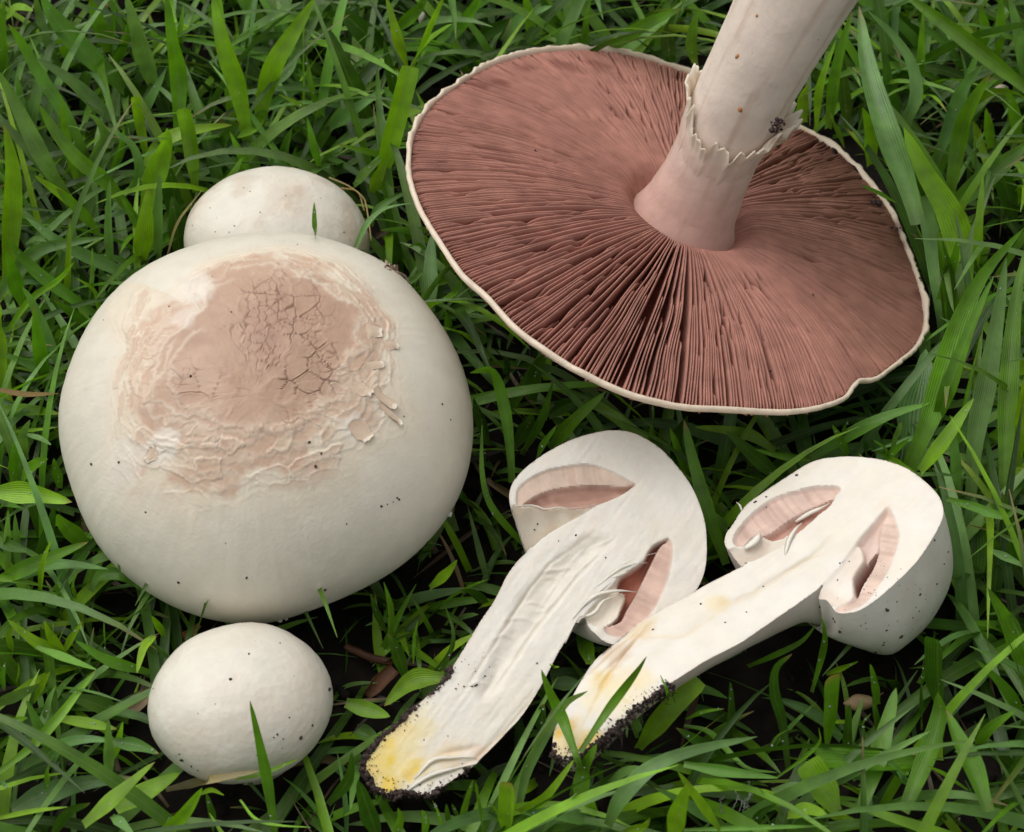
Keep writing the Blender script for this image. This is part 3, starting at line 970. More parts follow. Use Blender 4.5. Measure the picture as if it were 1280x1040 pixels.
        if 'edge' in z:
            k = np.exp(-((dz - 0.02) / 0.05) ** 2) * .6
            mixc(k, lin(z['edge']))
        names.append(z['part']); mats.append(M_GILL if z['part'] == 'gills' else M_FLESH)
        part = np.where(dz > 0, len(names) - 1, part)
    # rim colour: thin skin line
    mixc(0.6 * sstep(0.05, 0.0, d), lin((222, 206, 190)))
    P = W(g, H)
    b = np.array([P[:, 0].mean(), P[:, 1].mean(), 0.0])
    root = thing("mushroom_half", label, "mushroom", b)
    fp = part[F]
    fpart = np.max(fp, 1)
    for k, nm in enumerate(names):
        Fk = F[fpart == k]
        if not len(Fk):
            continue
        lab = np.arange(len(g))
        while True:                              # connected pieces
            mn = lab[Fk].min(1); l2 = lab.copy()
            for j in range(4):
                np.minimum.at(l2, Fk[:, j], mn)
            l2 = l2[l2]
            if (l2 == lab).all():
                break
            lab = l2
        for c_ in np.unique(lab[Fk[:, 0]]):
            Fc = Fk[lab[Fk[:, 0]] == c_]
            if len(Fc) < 12:
                continue
            u = np.unique(Fc); rm = np.full(len(g), -1); rm[u] = np.arange(len(u))
            mesh(nm if nm != 'cap' else 'cap_flesh', P[u], rm[Fc], mats[k], root, col[u])
    # rounded outside (the skin): lofted from the cut edge round to the back
    dc = spline(np.array([to2([q])[0] for q in deep['axis']]), 60)
    bp = poly
    seg = np.hypot(*(np.roll(bp, -1, 0) - bp).T)
    cum = np.concatenate([[0], np.cumsum(seg)])
    M_ = 460
    qs = np.linspace(0, cum[-1], M_, endpoint=False)
    ext = np.vstack([bp, bp[:1]])
    B_ = np.stack([np.interp(qs, cum, ext[:, i]) for i in (0, 1)], -1)
    _, tb = line_dist(B_, dc)
    idx_ = tb * (len(dc) - 1)
    m_ = np.stack([np.interp(idx_, np.arange(len(dc)), dc[:, i]) for i in (0, 1)], -1)
    hb = np.array([H[np.argmin(((g - q_) ** 2).sum(1))] for q_ in B_])
    hb = np.minimum(hb, 0.0) * (hb < -0.06)
    def smooth(x, n_=8):
        for _ in range(n_):
            x = 0.25 * np.roll(x, 1, 0) + 0.5 * x + 0.25 * np.roll(x, -1, 0)
        return x
    m_ = smooth(m_, 14); tb = smooth(tb, 6)
    Dp = smooth(np.interp(tb, deep['t'], deep['r']), 10)
    pw = smooth(np.interp(tb, deep['t'], deep.get('p', [2] * len(deep['t']))), 10)
    nk = 22
    ph = np.linspace(0, math.pi / 2, nk) ** 1.15 / (math.pi / 2) ** .15
    cph = np.cos(ph)[None] ** (2 / pw[:, None]); sph = np.sin(ph)[None] ** (2 / pw[:, None])
    bul = deep.get('bulge', 0.0) * sstep(.6, .8, tb)[:, None] * np.sin(2 * ph)[None]
    XY = m_[:, None, :] + (B_ - m_)[:, None, :] * (cph + bul)[..., None]
    ZZ = hb[:, None] * np.cos(ph)[None] - Dp[:, None] * sph
    G2 = XY.reshape(-1, 2)
    PB = W(G2, ZZ.ravel())
    PB = PB + (0.02 * fbm(PB, 1.6, seed + 50, 3) * np.tile(np.sin(ph) > .1, M_))[:, None] * n
    cb = np.tile(lin((232, 225, 215)), (len(PB), 1))
    mm_ = 0.5 * sstep(0, .5, fbm(PB, 1.3, seed + 52)); cb = cb * (1 - mm_[:, None]) + lin((220, 206, 192)) * mm_[:, None]
    ms = np.repeat(sstep(.15, -.05, tb - deep.get('pink', -1)), nk); cb = cb * (1 - ms[:, None] * .6) + lin((190, 164, 156)) * ms[:, None] * .6
    FB = grid_faces(M_, nk, True)
    isst = np.repeat(tb < deep.get('split', .6), nk)
    fs_ = isst[FB].mean(1) > .5
    for sel, nm in ((fs_, "stem_skin"), (~fs_, "cap_skin")):
        Fk = FB[sel]
        u = np.unique(Fk); rm = np.full(len(PB), -1); rm[u] = np.arange(len(u))
        mesh(nm, PB[u], rm[Fk], M_CAP, root, cb[u])
    bvh_add(P, F.tolist()); bvh_add(PB, FB.tolist())
    # soil clinging to the foot
    rs = np.random.RandomState(seed)
    spoly = np.array(soil_poly, float)
    qo = proj(W(poly, np.zeros(len(poly))))
    selm = sdf(qo, spoly) > 0
    S = np.nonzero(selm)[0]
    pts, rad = [], []
    cenp = poly.mean(0)
    tang = np.roll(poly, -1, 0) - np.roll(poly, 1, 0)
    nout = nrm(np.stack([tang[:, 1], -tang[:, 0]], -1))
    test = sdf(poly + nout * 0.05, poly)
    nout = np.where(test[:, None] > 0, -nout, nout)
    for i in S:
        gate_ = noise(poly[i:i + 1], 2.2, seed + 60)[0]
        for _ in range(int(24 + 36 * gate_)):
            off = rs.uniform(-0.06, 0.0) + abs(rs.normal(0, .03 + .03 * max(gate_, 0))) * (1 + noise(poly[i:i + 1], 3, seed)[0]); zz = -abs(rs.normal(0, .13)) + 0.03
            base2 = poly[i] + tang[i] * rs.uniform(-.5, .5) + nout[i] * (off - 0.25 * zz * zz)
            pts.append(o + base2[0] * e1 + base2[1] * e2 + zz * n); rad.append(.012 + .055 * rs.rand() ** 3)
    for _ in range(160):                         # a few crumbs on the cut itself
        i = S[rs.randint(len(S))]
        base2 = poly[i] - nout[i] * abs(rs.normal(0, .13))
        pts.append(o + base2[0] * e1 + base2[1] * e2 + .02 * n); rad.append(rs.uniform(.005, .02))
    speck_part(root, "soil_crust", pts, rad, M_DIRT, seed)
    # hair-thin rootlets in the crust
    TV, TF = [], []
    for _ in range(260):
        i = S[rs.randint(len(S))]
        p0 = o + poly[i][0] * e1 + poly[i][1] * e2 - n * abs(rs.normal(0, .2))
        dr = nrm((nout[i][0] * e1 + nout[i][1] * e2) + rs.normal(0, .5, 3)) * rs.uniform(.06, .2)
        sd = nrm(np.cross(dr, rs.normal(size=3))) * .009; s2 = nrm(np.cross(dr, sd)) * .009
        k = len(TV)
        TV += [p0 + sd, p0 - sd * .5 + s2, p0 - sd * .5 - s2, p0 + dr]
        TF += [(k, k + 1, k + 3), (k + 1, k + 2, k + 3), (k + 2, k, k + 3)]
    r_ = mesh("rootlets", np.array(TV), np.array(TF), M_DIRT, root); r_["kind"] = "stuff"
    # crumbs on the cut and on the skin
    bv = BVHTree.FromPolygons([Vector(v) for v in np.vstack([P, PB])], F.tolist() + (FB + len(P)).tolist())
    pts, rad = [], []
    for px, py, r_ in specks:
        hit = bv.ray_cast(Vector(CAMP), Vector(nrm(ray(px, py))))
        if hit[0] is not None:
            pts.append(np.array(hit[0])); rad.append(r_)
    speck_part(root, "soil_specks", pts, rad, M_DIRT, seed + 1)
    # torn white fibres: curved tapering slivers
    for pts2, w_, z0, z1 in fibres:
        c2 = spline(to2(pts2), 12)
        tt = np.linspace(0, 1, 12)
        ww = w_ * np.clip(np.sin(np.clip(tt * .9 + .12, 0, 1) * np.pi) ** .7, .05, 1) * (1 - tt ** 3)
        tg = nrm(np.gradient(c2, axis=0)); sdv = np.stack([-tg[:, 1], tg[:, 0]], -1)
        zc = z0 + (z1 - z0) * tt + 0.05 * np.sin(tt * np.pi)
        a_ = W(c2 + sdv * ww[:, None], zc - .012); b_ = W(c2, zc + .022); c_ = W(c2 - sdv * ww[:, None], zc - .012); d_ = W(c2, zc - .03)
        V = np.stack([a_, b_, c_, d_], 1).reshape(-1, 3)
        Fq = [(i * 4 + j, i * 4 + (j + 1) % 4, (i + 1) * 4 + (j + 1) % 4, (i + 1) * 4 + j) for i in range(11) for j in range(4)] + [(0, 3, 2, 1)]
        mesh("torn_fibre", V, np.array(Fq), M_FLESH, root, np.tile(lin((236, 229, 214)), (len(V), 1)))
    return root


S1 = [(637,615),(646,596),(672,573),(707,553),(735,543),(764,538),(787,540),(808,549),(828,563),(848,585),(865,609),(878,641),(883,670),(882,707),(872,735),(848,768),(812,795),(780,806),(758,803),(744,793),(735,782),(731,771),(717,786),(700,812),(688,835),(674,861),(653.5,893),(630,919),(601.5,948),(593,956.5),(567,974),(547,988),(535,994),(503.5,990),(492,992.6),(469,988),(461.6,974),(454,959.5),(457,948),(466,933.5),(477.5,919),(498,904.6),(518,884),(538,867),(555,850),(570,827),(584,804),(601.5,775),(619,749),(634,719),(648,700),(662,684),(655,668),(645,650),(638,632)]
A = lambda L: z3(620, 520, L)
B = lambda L: z3(440, 720, L)
zones1 = [
    dict(part="gills", poly=A([(88,350),(100,310),(150,268),(230,233),(330,214),(400,210),(470,226),(540,260),(602,296),(560,308),(480,303),(400,300),(320,308),(240,322),(170,350),(122,385),(108,398),(92,385)]), h=-.05, sd=A([(95,350),(600,280)]), c=(220,196,178), c2=(204,174,156), soft=.02),
    dict(part="gills", poly=A([(118,388),(170,347),(240,319),(320,305),(400,298),(480,300),(560,305),(600,297),(530,345),(430,385),(380,400),(330,402),(270,398),(215,408),(160,392)]), h=-.20, slope=-.45, rip=.02, fa=9, fc=2, c=(204,166,150), c2=(188,150,134), soft=.022),
    dict(part="veil", poly=A([(75,385),(118,392),(160,390),(215,408),(270,399),(330,403),(385,397),(432,386),(400,410),(320,452),(240,496),(185,535),(148,562),(110,500),(80,430)]), line=A([(60,370),(118,394),(160,392),(215,410),(270,401),(330,405),(430,384)]), h=.03, fall=1.0, maxl=.9, c=(226,217,202), c2=(218,204,184), fa=3, fc=3, soft=.025),
    dict(part="gills", poly=A([(748,532),(764,590),(745,700),(705,800),(640,892),(570,948),(505,952),(470,925),(480,905),(530,885),(590,800),(625,740),(650,660),(690,595),(715,555)]), h=-.06, slope=-.10, sd=A([(750,540),(560,940)]), sf=16, c=(226,194,178), c2=(218,182,166), soft=.04),
    dict(part="gills", poly=A([(742,534),(690,558),(662,590),(640,630),(590,665),(540,700),(522,750),(560,770),(545,820),(525,880),(486,905),(540,884),(570,830),(612,760),(645,690),(690,597),(712,560)]), h=-.36, slope=-.7, c=(190,126,106), c2=(172,110,92), fa=2, fc=5, soft=.022),
    dict(part="veil", poly=A([(385,872),(440,806),(505,735),(535,700),(525,760),(565,778),(535,850),(500,892),(470,905),(430,905)]), h=-.10, slope=-.3, rip=.04, fa=2.4, fc=2, c=(232,222,205), c2=(224,206,184), soft=.04),
]
fib1 = [
    (A([(440,740),(540,650),(620,610),(700,586)]), .035, -.02, -.10), (A([(420,750),(530,665),(600,640),(657,632)]), .045, -.01, -.06),
    (A([(350,850),(430,780),(530,760),(608,764)]), .05, -.01, .02), (A([(380,870),(430,850),(470,800),(560,775)]), .05, -.02, .0),
    (A([(330,880),(380,820),(450,760),(520,700)]), .03, 0, -.04), (A([(500,700),(545,685),(580,672)]), .045, -.02, -.03), (A([(300,985),(335,910),(360,875),(392,868)]), .02, 0, .03),
    (A([(90,390),(160,389),(215,408),(270,399),(330,403),(432,384)]), .022, .01, .02),
    (B([(270,880),(350,800),(440,790),(540,785)]), .05, .0, .02), (B([(230,935),(330,870),(430,840),(540,815)]), .06, .0, .01),
]
st1 = [((500,940),1.05,(238,218,150),.75), ((470,960),.8,(234,208,110),.75), ((489,950),.16,(236,206,86),.95), ((485,985),.30,(234,202,80),.95), ((520,958),.22,(236,206,100),.9), ((487,928),.2,(236,208,110),.8), ((560,945),.5,(230,206,168),.6), ((525,905),.6,(234,218,168),.6), ((463,965),.18,(226,196,120),.7), ((510,968),.2,(234,202,104),.8), ((600,940),.3,(216,180,150),.5), ((500,910),.3,(228,200,130),.5)]
sp1 = [(757,697,.03),(720,669,.022),(698,676,.018),(606,845,.022),(594,839,.02),(671,829,.026),(577,827,.02),(580,858,.02),(590,858,.025),(596,856,.025),(594,857,.025),(472,932,.03),(481,925,.03),(530,925,.015),(560,920,.015),(672,655,.03),(668,662,.03)]
rs_ = np.random.RandomState(77)
sp1 += [(rs_.normal(600, 18), rs_.normal(838, 14), rs_.uniform(.006, .014)) for _ in range(14)]
cre1 = [dict(p=B([(390,770),(450,760),(540,740)]), w=.05, d=.05, c=(222,198,166)), dict(p=B([(420,840),(540,790),(640,700),(740,580),(820,480)]), w=.04, d=.03, c=(222,196,160), m=.5), dict(p=B([(560,770),(700,600),(800,480)]), w=.03, d=.02)]
E3 = lambda L: [(640 + x / 4.0, 560 + y / 4.0) for x, y in L]
cre1 += [dict(p=E3([(410,420),(190,575),(90,700),(30,790),(-120,1030),(-230,1200)]), w=.03, d=.045, c=(214,198,176), m=.5), dict(p=E3([(520,440),(330,640),(230,765),(110,910),(0,1080),(-120,1250)]), w=.03, d=.04, c=(214,198,176), m=.45),
         dict(p=E3([(380,500),(440,480),(510,450)]), w=.025, d=-.035), dict(p=E3([(150,615),(220,605),(320,590)]), w=.025, d=-.045), dict(p=E3([(140,650),(200,640),(300,680)]), w=.02, d=-.025), dict(p=E3([(55,775),(110,765),(180,790)]), w=.025, d=-.04),
         dict(p=E3([(-40,860),(40,845),(110,860)]), w=.025, d=-.035), dict(p=E3([(-110,960),(-40,930),(30,960)]), w=.022, d=-.03), dict(p=E3([(-150,1040),(-90,1035),(-30,1060)]), w=.022, d=-.03), dict(p=E3([(-230,1190),(-170,1170),(-110,1180)]), w=.022, d=-.03),
         dict(p=E3([(430,430),(300,560),(210,690),(120,830)]), w=.02, d=-.02), dict(p=E3([(520,460),(420,540),(330,610),(270,700)]), w=.02, d=-.025)]
build_slice("mushroom half with bulging cap, wide hollow stem and yellow foot, cut side up", S1, at(500, 950, 1.45), [0.03, -0.30, 0.95],
            [(731,771),(717,786),(688,835),(653,893),(593,957),(535,998),(460,992),(450,955),(498,900),(555,848),(601,772),(634,716),(662,682),(744,631),(790,640),(800,690),(760,730)],
            zones1,
            dict(axis=[(480, 965), (600, 850), (690, 740), (760, 660), (790, 610)], t=[0, .45, .62, .8, 1], r=[.85, .95, 1.3, 2.0, 2.1], p=[2, 2, 2, 2.3, 2.3], split=.62),
            dict(axis=[(520, 940), (720, 670)], d=.10, poly=A([(410,505),(500,540),(450,600),(350,690),(270,790),(190,900),(110,1030),(20,1180),(-60,1240),(-80,1180),(-30,1060),(40,930),(120,770),(230,650),(330,560)])),
            [(440,900),(500,890),(540,860),(566,832),(560,862),(500,930),(480,960),(500,984),(540,980),(580,955),(590,970),(540,1030),(440,1030)],
            fib1, st1, sp1, 101, cre1)

Cc = lambda L: z3(900, 550, L)
Dd = lambda L: z3(670, 700, L)
S2 = [(906,680),(908,667),(917,654),(932,632),(955,615),(981,597.6),(1015,577.4),(1050,571),(1079,571.6),(1108,576),(1136.6,587.5),(1159.6,605),(1174,621),(1179,636.5),(1177,651),(1165,674),(1145,703),(1119,729),(1096,749),(1076,762),(1059,767),(1045,765),(1039,757),(1033,750),(1024,749),(1024,744),(1030,730),(1046,712),(1024,734.6),(1001,752),(972,772),(929.6,801),(886,824),(849,847),(829,860),(808,874.5),(785,893),(765,913.5),(748,928),(730.6,941),(710,949.6),(692,940),(693,913.5),(702,896),(716,870),(730.6,844),(745,824),(765,807),(800,778),(829,760.6),(857.5,746),(886,729),(929,707),(926,700),(914,691)]
zones2 = [
    dict(part="gills", poly=Cc([(58,430),(80,385),(150,308),(250,243),(350,213),(440,198),(518,205),(490,245),(430,268),(340,310),(270,352),(215,392),(160,415),(95,455),(72,455)]), h=-.10, slope=-.18, sd=Cc([(70,440),(510,205)]), c=(222,194,180), c2=(206,172,158), soft=.025),
    dict(part="gills", poly=Cc([(95,458),(160,415),(215,392),(280,348),(340,308),(430,268),(492,242),(470,285),(420,325),(340,395),(270,425),(200,430),(140,445)]), h=-.24, slope=-.5, rip=.05, fa=6, fc=3, c=(210,168,152), c2=(194,148,132), soft=.025),
    dict(part="veil", poly=Cc([(40,470),(80,468),(140,445),(180,420),(230,428),(290,412),(350,372),(300,430),(200,492),(110,528),(60,500)]), line=Cc([(60,455),(100,462),(180,422),(290,412)]), h=.03, fall=.75, maxl=.7, c=(232,224,210), c2=(224,210,194), fa=2, fc=3, soft=.02),
    dict(part="gills", poly=Cc([(733,292),(768,380),(772,430),(742,530),(692,622),(630,702),(560,738),(505,742),(520,715),(580,690),(620,640),(655,560),(680,480),(690,380),(705,320)]), h=-.04, sd=Cc([(735,300),(560,735)]), c=(228,202,186), c2=(212,180,164), soft=.03),
    dict(part="veil", poly=Cc([(722,300),(693,380),(683,470),(650,560),(610,640),(585,690),(530,712),(490,705),(520,630),(550,540),(590,455),(650,380)]), h=-.16, slope=-.45, c=(226,204,192), c2=(220,196,184), fa=2, fc=3, soft=.04),
    dict(part="gills", poly=Cc([(684,465),(665,540),(610,632),(590,655),(580,600),(600,560),(640,505)]), h=-.5, slope=-1.2, c=(150,84,70), c2=(134,70,60), soft=.02),
    dict(part="veil", poly=Cc([(520,550),(560,490),(600,450),(620,480),(622,520),(580,590),(578,680),(520,712),(485,712),(440,700),(425,690),(440,655),(490,590)]), h=-.03, slope=-.16, rip=.02, fa=2, fc=2, c=(234,224,212), c2=(228,214,198), soft=.03),
]
fib2 = [
    (Cc([(105,470),(150,445),(168,425),(174,400)]), .12, .0, .04), 
    (Cc([(282,500),(300,440),(330,390),(355,362)]), .06, .0, .01), (Cc([(320,325),(380,300),(430,285),(475,262)]), .07, -.20, -.08),
    (Cc([(95,308),(88,292),(72,278)]), .025, 0, .05),
]
st2 = [((706,925),.7,(234,206,140),.7), ((698,915),.2,(230,188,70),.9), ((738,925),.35,(232,196,96),.85), ((712,905),.25,(228,186,90),.7), ((770,865),.9,(236,220,170),.6), ((752,850),.35,(228,196,120),.55), ((790,850),.5,(236,214,160),.5), ((800,785),.5,(224,196,150),.6), ((895,755),.35,(232,214,170),.6), ((905,752),.2,(226,204,150),.5), ((770,815),.45,(206,176,140),.5), ((730,935),.2,(230,186,64),.9), ((1030,615),.3,(232,216,196),.5), ((1105,635),.3,(234,218,198),.5)]
sp2 = [(816,787,.03),(876,755,.026),(907,778,.016),(954,733,.024),(933,765,.024),(906,778,.02),(1050,704,.028),(1047,725,.022),(943,628,.035),(945,627,.035),(996,594,.035),(958,621,.025),(958,634,.022),(950,605,.03),(1025,758,.035),(1060,813,.05),(1050,789,.045),(1108,762,.045),(1110,763,.03),(1171,730,.03),(1150,743,.035),(1141,772,.03),(1126,796,.05),(1108,788,.03),(1104,806,.03),(1149,764,.025),(1185,690,.025),(1168,675,.03),(1121,752,.02),(1082,779,.02),(1076,782,.02),(1105,803,.025),(1095,815,.03),(1088,820,.03),(1099,819,.02),(1010,781,.05),(1015,780,.045),(1003,783,.04),(1042,773,.05),(1044,777,.04),(1055,822,.03),(1045,820,.03),(1180,705,.02)]
rs_ = np.random.RandomState(78)
sp2 += [(rs_.uniform(1045, 1180), rs_.uniform(700, 825), rs_.uniform(.007, .016)) for _ in range(60)]
cre2 = [dict(p=Cc([(-60,740),(150,660),(300,560),(400,500),(510,395)]), w=.05, d=.045, c=(226,210,184), m=.5), dict(p=Cc([(250,590),(360,520),(480,480)]), w=.03, d=.03, c=(224,206,180), m=.4), dict(p=Dd([(210,510),(330,395),(450,300)]), w=.03, d=.05, c=(206,176,136)), dict(p=Dd([(250,520),(360,420),(520,250)]), w=.03, d=.04, c=(210,180,140)), dict(p=Dd([(270,560),(380,400),(440,330)]), w=.025, d=.04, c=(200,166,120)), dict(p=Dd([(200,720),(280,560),(330,460)]), w=.03, d=.03, c=(226,186,110)), dict(p=Dd([(250,330),(640,330),(900,150)]), w=.04, d=.02, c=(232,210,170), m=.4), dict(p=Dd([(230,480),(310,390),(470,270)]), w=.02, d=.04), dict(p=Dd([(340,650),(360,600),(420,620)]), w=.03, d=.03, c=(226,190,120))]
build_slice("mushroom half with folded veil beside pink gills, its long stem crossing another half", S2, at(705, 930, 2.35), [-0.25, 0.10, 0.96],
            [(1046,712),(1024,735),(972,772),(886,824),(808,875),(748,930),(708,960),(680,945),(690,905),(728,842),(762,805),(829,758),(929,705),(990,672),(1040,620),(1090,640),(1090,670)],
            zones2,
            dict(axis=[(705, 930), (800, 830), (930, 750), (1020, 690), (1080, 640)], t=[0, .45, .62, .8, 1], r=[.75, .8, 1.2, 2.9, 3.1], p=[2, 2, 2.1, 2.5, 2.5], bulge=.12, split=.66, pink=.55),
            dict(axis=[(720, 920), (1060, 640)], d=.015, poly=Cc([(-300,900),(-100,760),(150,640),(330,530),(500,400),(520,420),(380,530),(200,650),(-60,800),(-280,950)])),
            [(675,900),(690,905),(690,930),(712,940),(740,918),(775,885),(812,866),(835,850),(845,860),(800,920),(720,980),(660,980)],
            fib2, st2, sp2, 202, cre2)
# ------------------------------------------------------------------ grass
def grass_mat():
    m, nt, out = new_mat("grass_leaf")
    N = nt.nodes.new; L = nt.links.new
    a = N("ShaderNodeAttribute"); a.attribute_name = "Col"
    uv = N("ShaderNodeUVMap"); uv.uv_map = "UVMap"
    sp = N("ShaderNodeSeparateXYZ"); L(uv.outputs[0], sp.inputs[0])
    # parallel veins along the blade
    mv = N("ShaderNodeMath"); mv.operation = 'MULTIPLY'; mv.inputs[1].default_value = 62.0; L(sp.outputs[0], mv.inputs[0])
    sn = N("ShaderNodeMath"); sn.operation = 'SINE'; L(mv.outputs[0], sn.inputs[0])
    tc = N("ShaderNodeTexCoord"); mp = N("ShaderNodeMapping"); mp.inputs["Scale"].default_value = (100, 100, 100)
    L(tc.outputs["Object"], mp.inputs[0])
    n1 = N("ShaderNodeTexNoise"); n1.inputs["Scale"].default_value = 1.6; n1.inputs["Detail"].default_value = 5
    n2 = N("ShaderNodeTexNoise"); n2.inputs["Scale"].default_value = 14; n2.inputs["Detail"].default_value = 3
    L(mp.outputs[0], n1.inputs["Vector"]); L(mp.outputs[0], n2.inputs["Vector"])
    r1 = N("ShaderNodeMapRange"); r1.inputs[1].default_value = 0.3; r1.inputs[2].default_value = 0.7; r1.inputs[3].default_value = 0.68; r1.inputs[4].default_value = 1.25
    L(n1.outputs[0], r1.inputs[0])
    vs = N("ShaderNodeMath"); vs.operation = 'MULTIPLY_ADD'; vs.inputs[1].default_value = 0.09; vs.inputs[2].default_value = 1.0
    L(sn.outputs[0], vs.inputs[0])
    mm = N("ShaderNodeMath"); mm.operation = 'MULTIPLY'; L(r1.outputs[0], mm.inputs[0]); L(vs.outputs[0], mm.inputs[1])
    # pale midrib
    c0 = N("ShaderNodeMath"); c0.operation = 'SUBTRACT'; c0.inputs[1].default_value = 0.5; L(sp.outputs[0], c0.inputs[0])
    c1 = N("ShaderNodeMath"); c1.operation = 'ABSOLUTE'; L(c0.outputs[0], c1.inputs[0])
    c2 = N("ShaderNodeMapRange"); c2.inputs[1].default_value = 0.0; c2.inputs[2].default_value = 0.07; c2.inputs[3].default_value = 0.35; c2.inputs[4].default_value = 0.0
    L(c1.outputs[0], c2.inputs[0])
    mx = N("ShaderNodeMix"); mx.data_type = 'RGBA'; mx.blend_type = 'MULTIPLY'; mx.inputs[0].default_value = 1
    L(a.outputs["Color"], mx.inputs[6]); L(mm.outputs[0], mx.inputs[7])
    mr = N("ShaderNodeMix"); mr.data_type = 'RGBA'; mr.inputs[7].default_value = (0.20, 0.30, 0.08, 1)
    L(c2.outputs[0], mr.inputs[0]); L(mx.outputs[2], mr.inputs[6])
    p = N("ShaderNodeBsdfPrincipled")
    p.inputs["Coat Weight"].default_value = 0.25; p.inputs["Coat Roughness"].default_value = 0.18
    L(mr.outputs[2], p.inputs["Base Color"])
    rr = N("ShaderNodeMapRange"); rr.inputs[3].default_value = 0.24; rr.inputs[4].default_value = 0.48; L(n2.outputs[0], rr.inputs[0])
    L(rr.outputs[0], p.inputs["Roughness"])
    p.inputs["Specular IOR Level"].default_value = 0.5
    bp = N("ShaderNodeBump"); bp.inputs["Strength"].default_value = 0.35; bp.inputs["Distance"].default_value = 0.00025
    hb = N("ShaderNodeMath"); hb.operation = 'MULTIPLY_ADD'; hb.inputs[1].default_value = 0.5; L(sn.outputs[0], hb.inputs[0]); L(n2.outputs[0], hb.inputs[2])
    L(hb.outputs[0], bp.inputs["Height"]); L(bp.outputs[0], p.inputs["Normal"])
    tr = N("ShaderNodeBsdfTranslucent")
    tm = N("ShaderNodeMix"); tm.data_type = 'RGBA'; tm.blend_type = 'MULTIPLY'; tm.inputs[0].default_value = 1; tm.inputs[7].default_value = (1.25, 1.35, 0.45, 1)
    L(mr.outputs[2], tm.inputs[6]); L(tm.outputs[2], tr.inputs[0])
    ms = N("ShaderNodeMixShader"); ms.inputs[0].default_value = 0.30
    L(p.outputs[0], ms.inputs[1]); L(tr.outputs[0], ms.inputs[2])
    L(ms.outputs[0], out.inputs[0])
    return m


M_GRASS = grass_mat()
TONE = {0: (0.118, 0.290, 0.010), 1: (0.210, 0.420, 0.010), 2: (0.145, 0.300, 0.062), 3: (0.056, 0.145, 0.008), 4: (0.36, 0.20, 0.05), 5: (0.42, 0.36, 0.20)}
BV = BVHTree.FromPolygons([Vector(v) for v in np.vstack(BVH_V)], BVH_F)
CV = Vector(CAMP)


def hidden_state(P):
    """for each point: 0 clear of the mushrooms, 1 behind one, 2 in front of one, as the photographer stands"""
    r = []
    for p in P:
        d = Vector(p) - CV
        L = d.length
        h = BV.ray_cast(CV, d.normalized())
        r.append(0 if h[0] is None else (1 if h[3] < L else 2))
    return np.array(r)


def blade_geo(C, w, rs, blunt=False, nacross=5, twist=0.0, fold=0.2, facing=None, taper0=0.72, stalk=False):
    """a leaf blade along the curve C: tapering, folded along its midrib, twisting"""
    n = len(C)
    v = np.linspace(0, 1, n)
    T = nrm(np.gradient(C, axis=0))
    f = facing if facing is not None else nrm((CAMP - C.mean(0)) * np.array([1, 1, 1.0])) * 0.75 + UP * 0.35 + rs.normal(0, .28, 3)
    Nn = nrm(f - T * (T @ f)[:, None])
    S = np.cross(T, Nn)
    tw = twist * (v - 0.5)
    S2 = S * np.cos(tw)[:, None] + Nn * np.sin(tw)[:, None]
    N2 = np.cross(S2, T)
    if blunt:
        prof = (taper0 + (1 - taper0) * sstep(0, .4, v)) * np.where(v > .985, .86, 1)
    else:
        prof = (taper0 + (1 - taper0) * sstep(0, .45, v)) * np.clip((1 - v) * 1.02 + .0, 0, 1) ** 0.55 
        prof = prof * (1 + 0.05 * np.sin(v * 9 + rs.uniform(0, 6)))
    hw = np.maximum(w * 0.5 * prof, 0.006)
    us = np.linspace(-1, 1, nacross)
    V = C[:, None, :] + S2[:, None, :] * (us[None, :, None] * hw[:, None, None]) + N2[:, None, :] * ((np.abs(us) ** 1.3)[None, :, None] * (fold * hw)[:, None, None])
    uv = np.stack([np.tile(us * .5 + .5, n), np.repeat(v, nacross)], -1)
    return V.reshape(-1, 3), grid_faces(n, nacross), uv, v, N2


DROPS = []


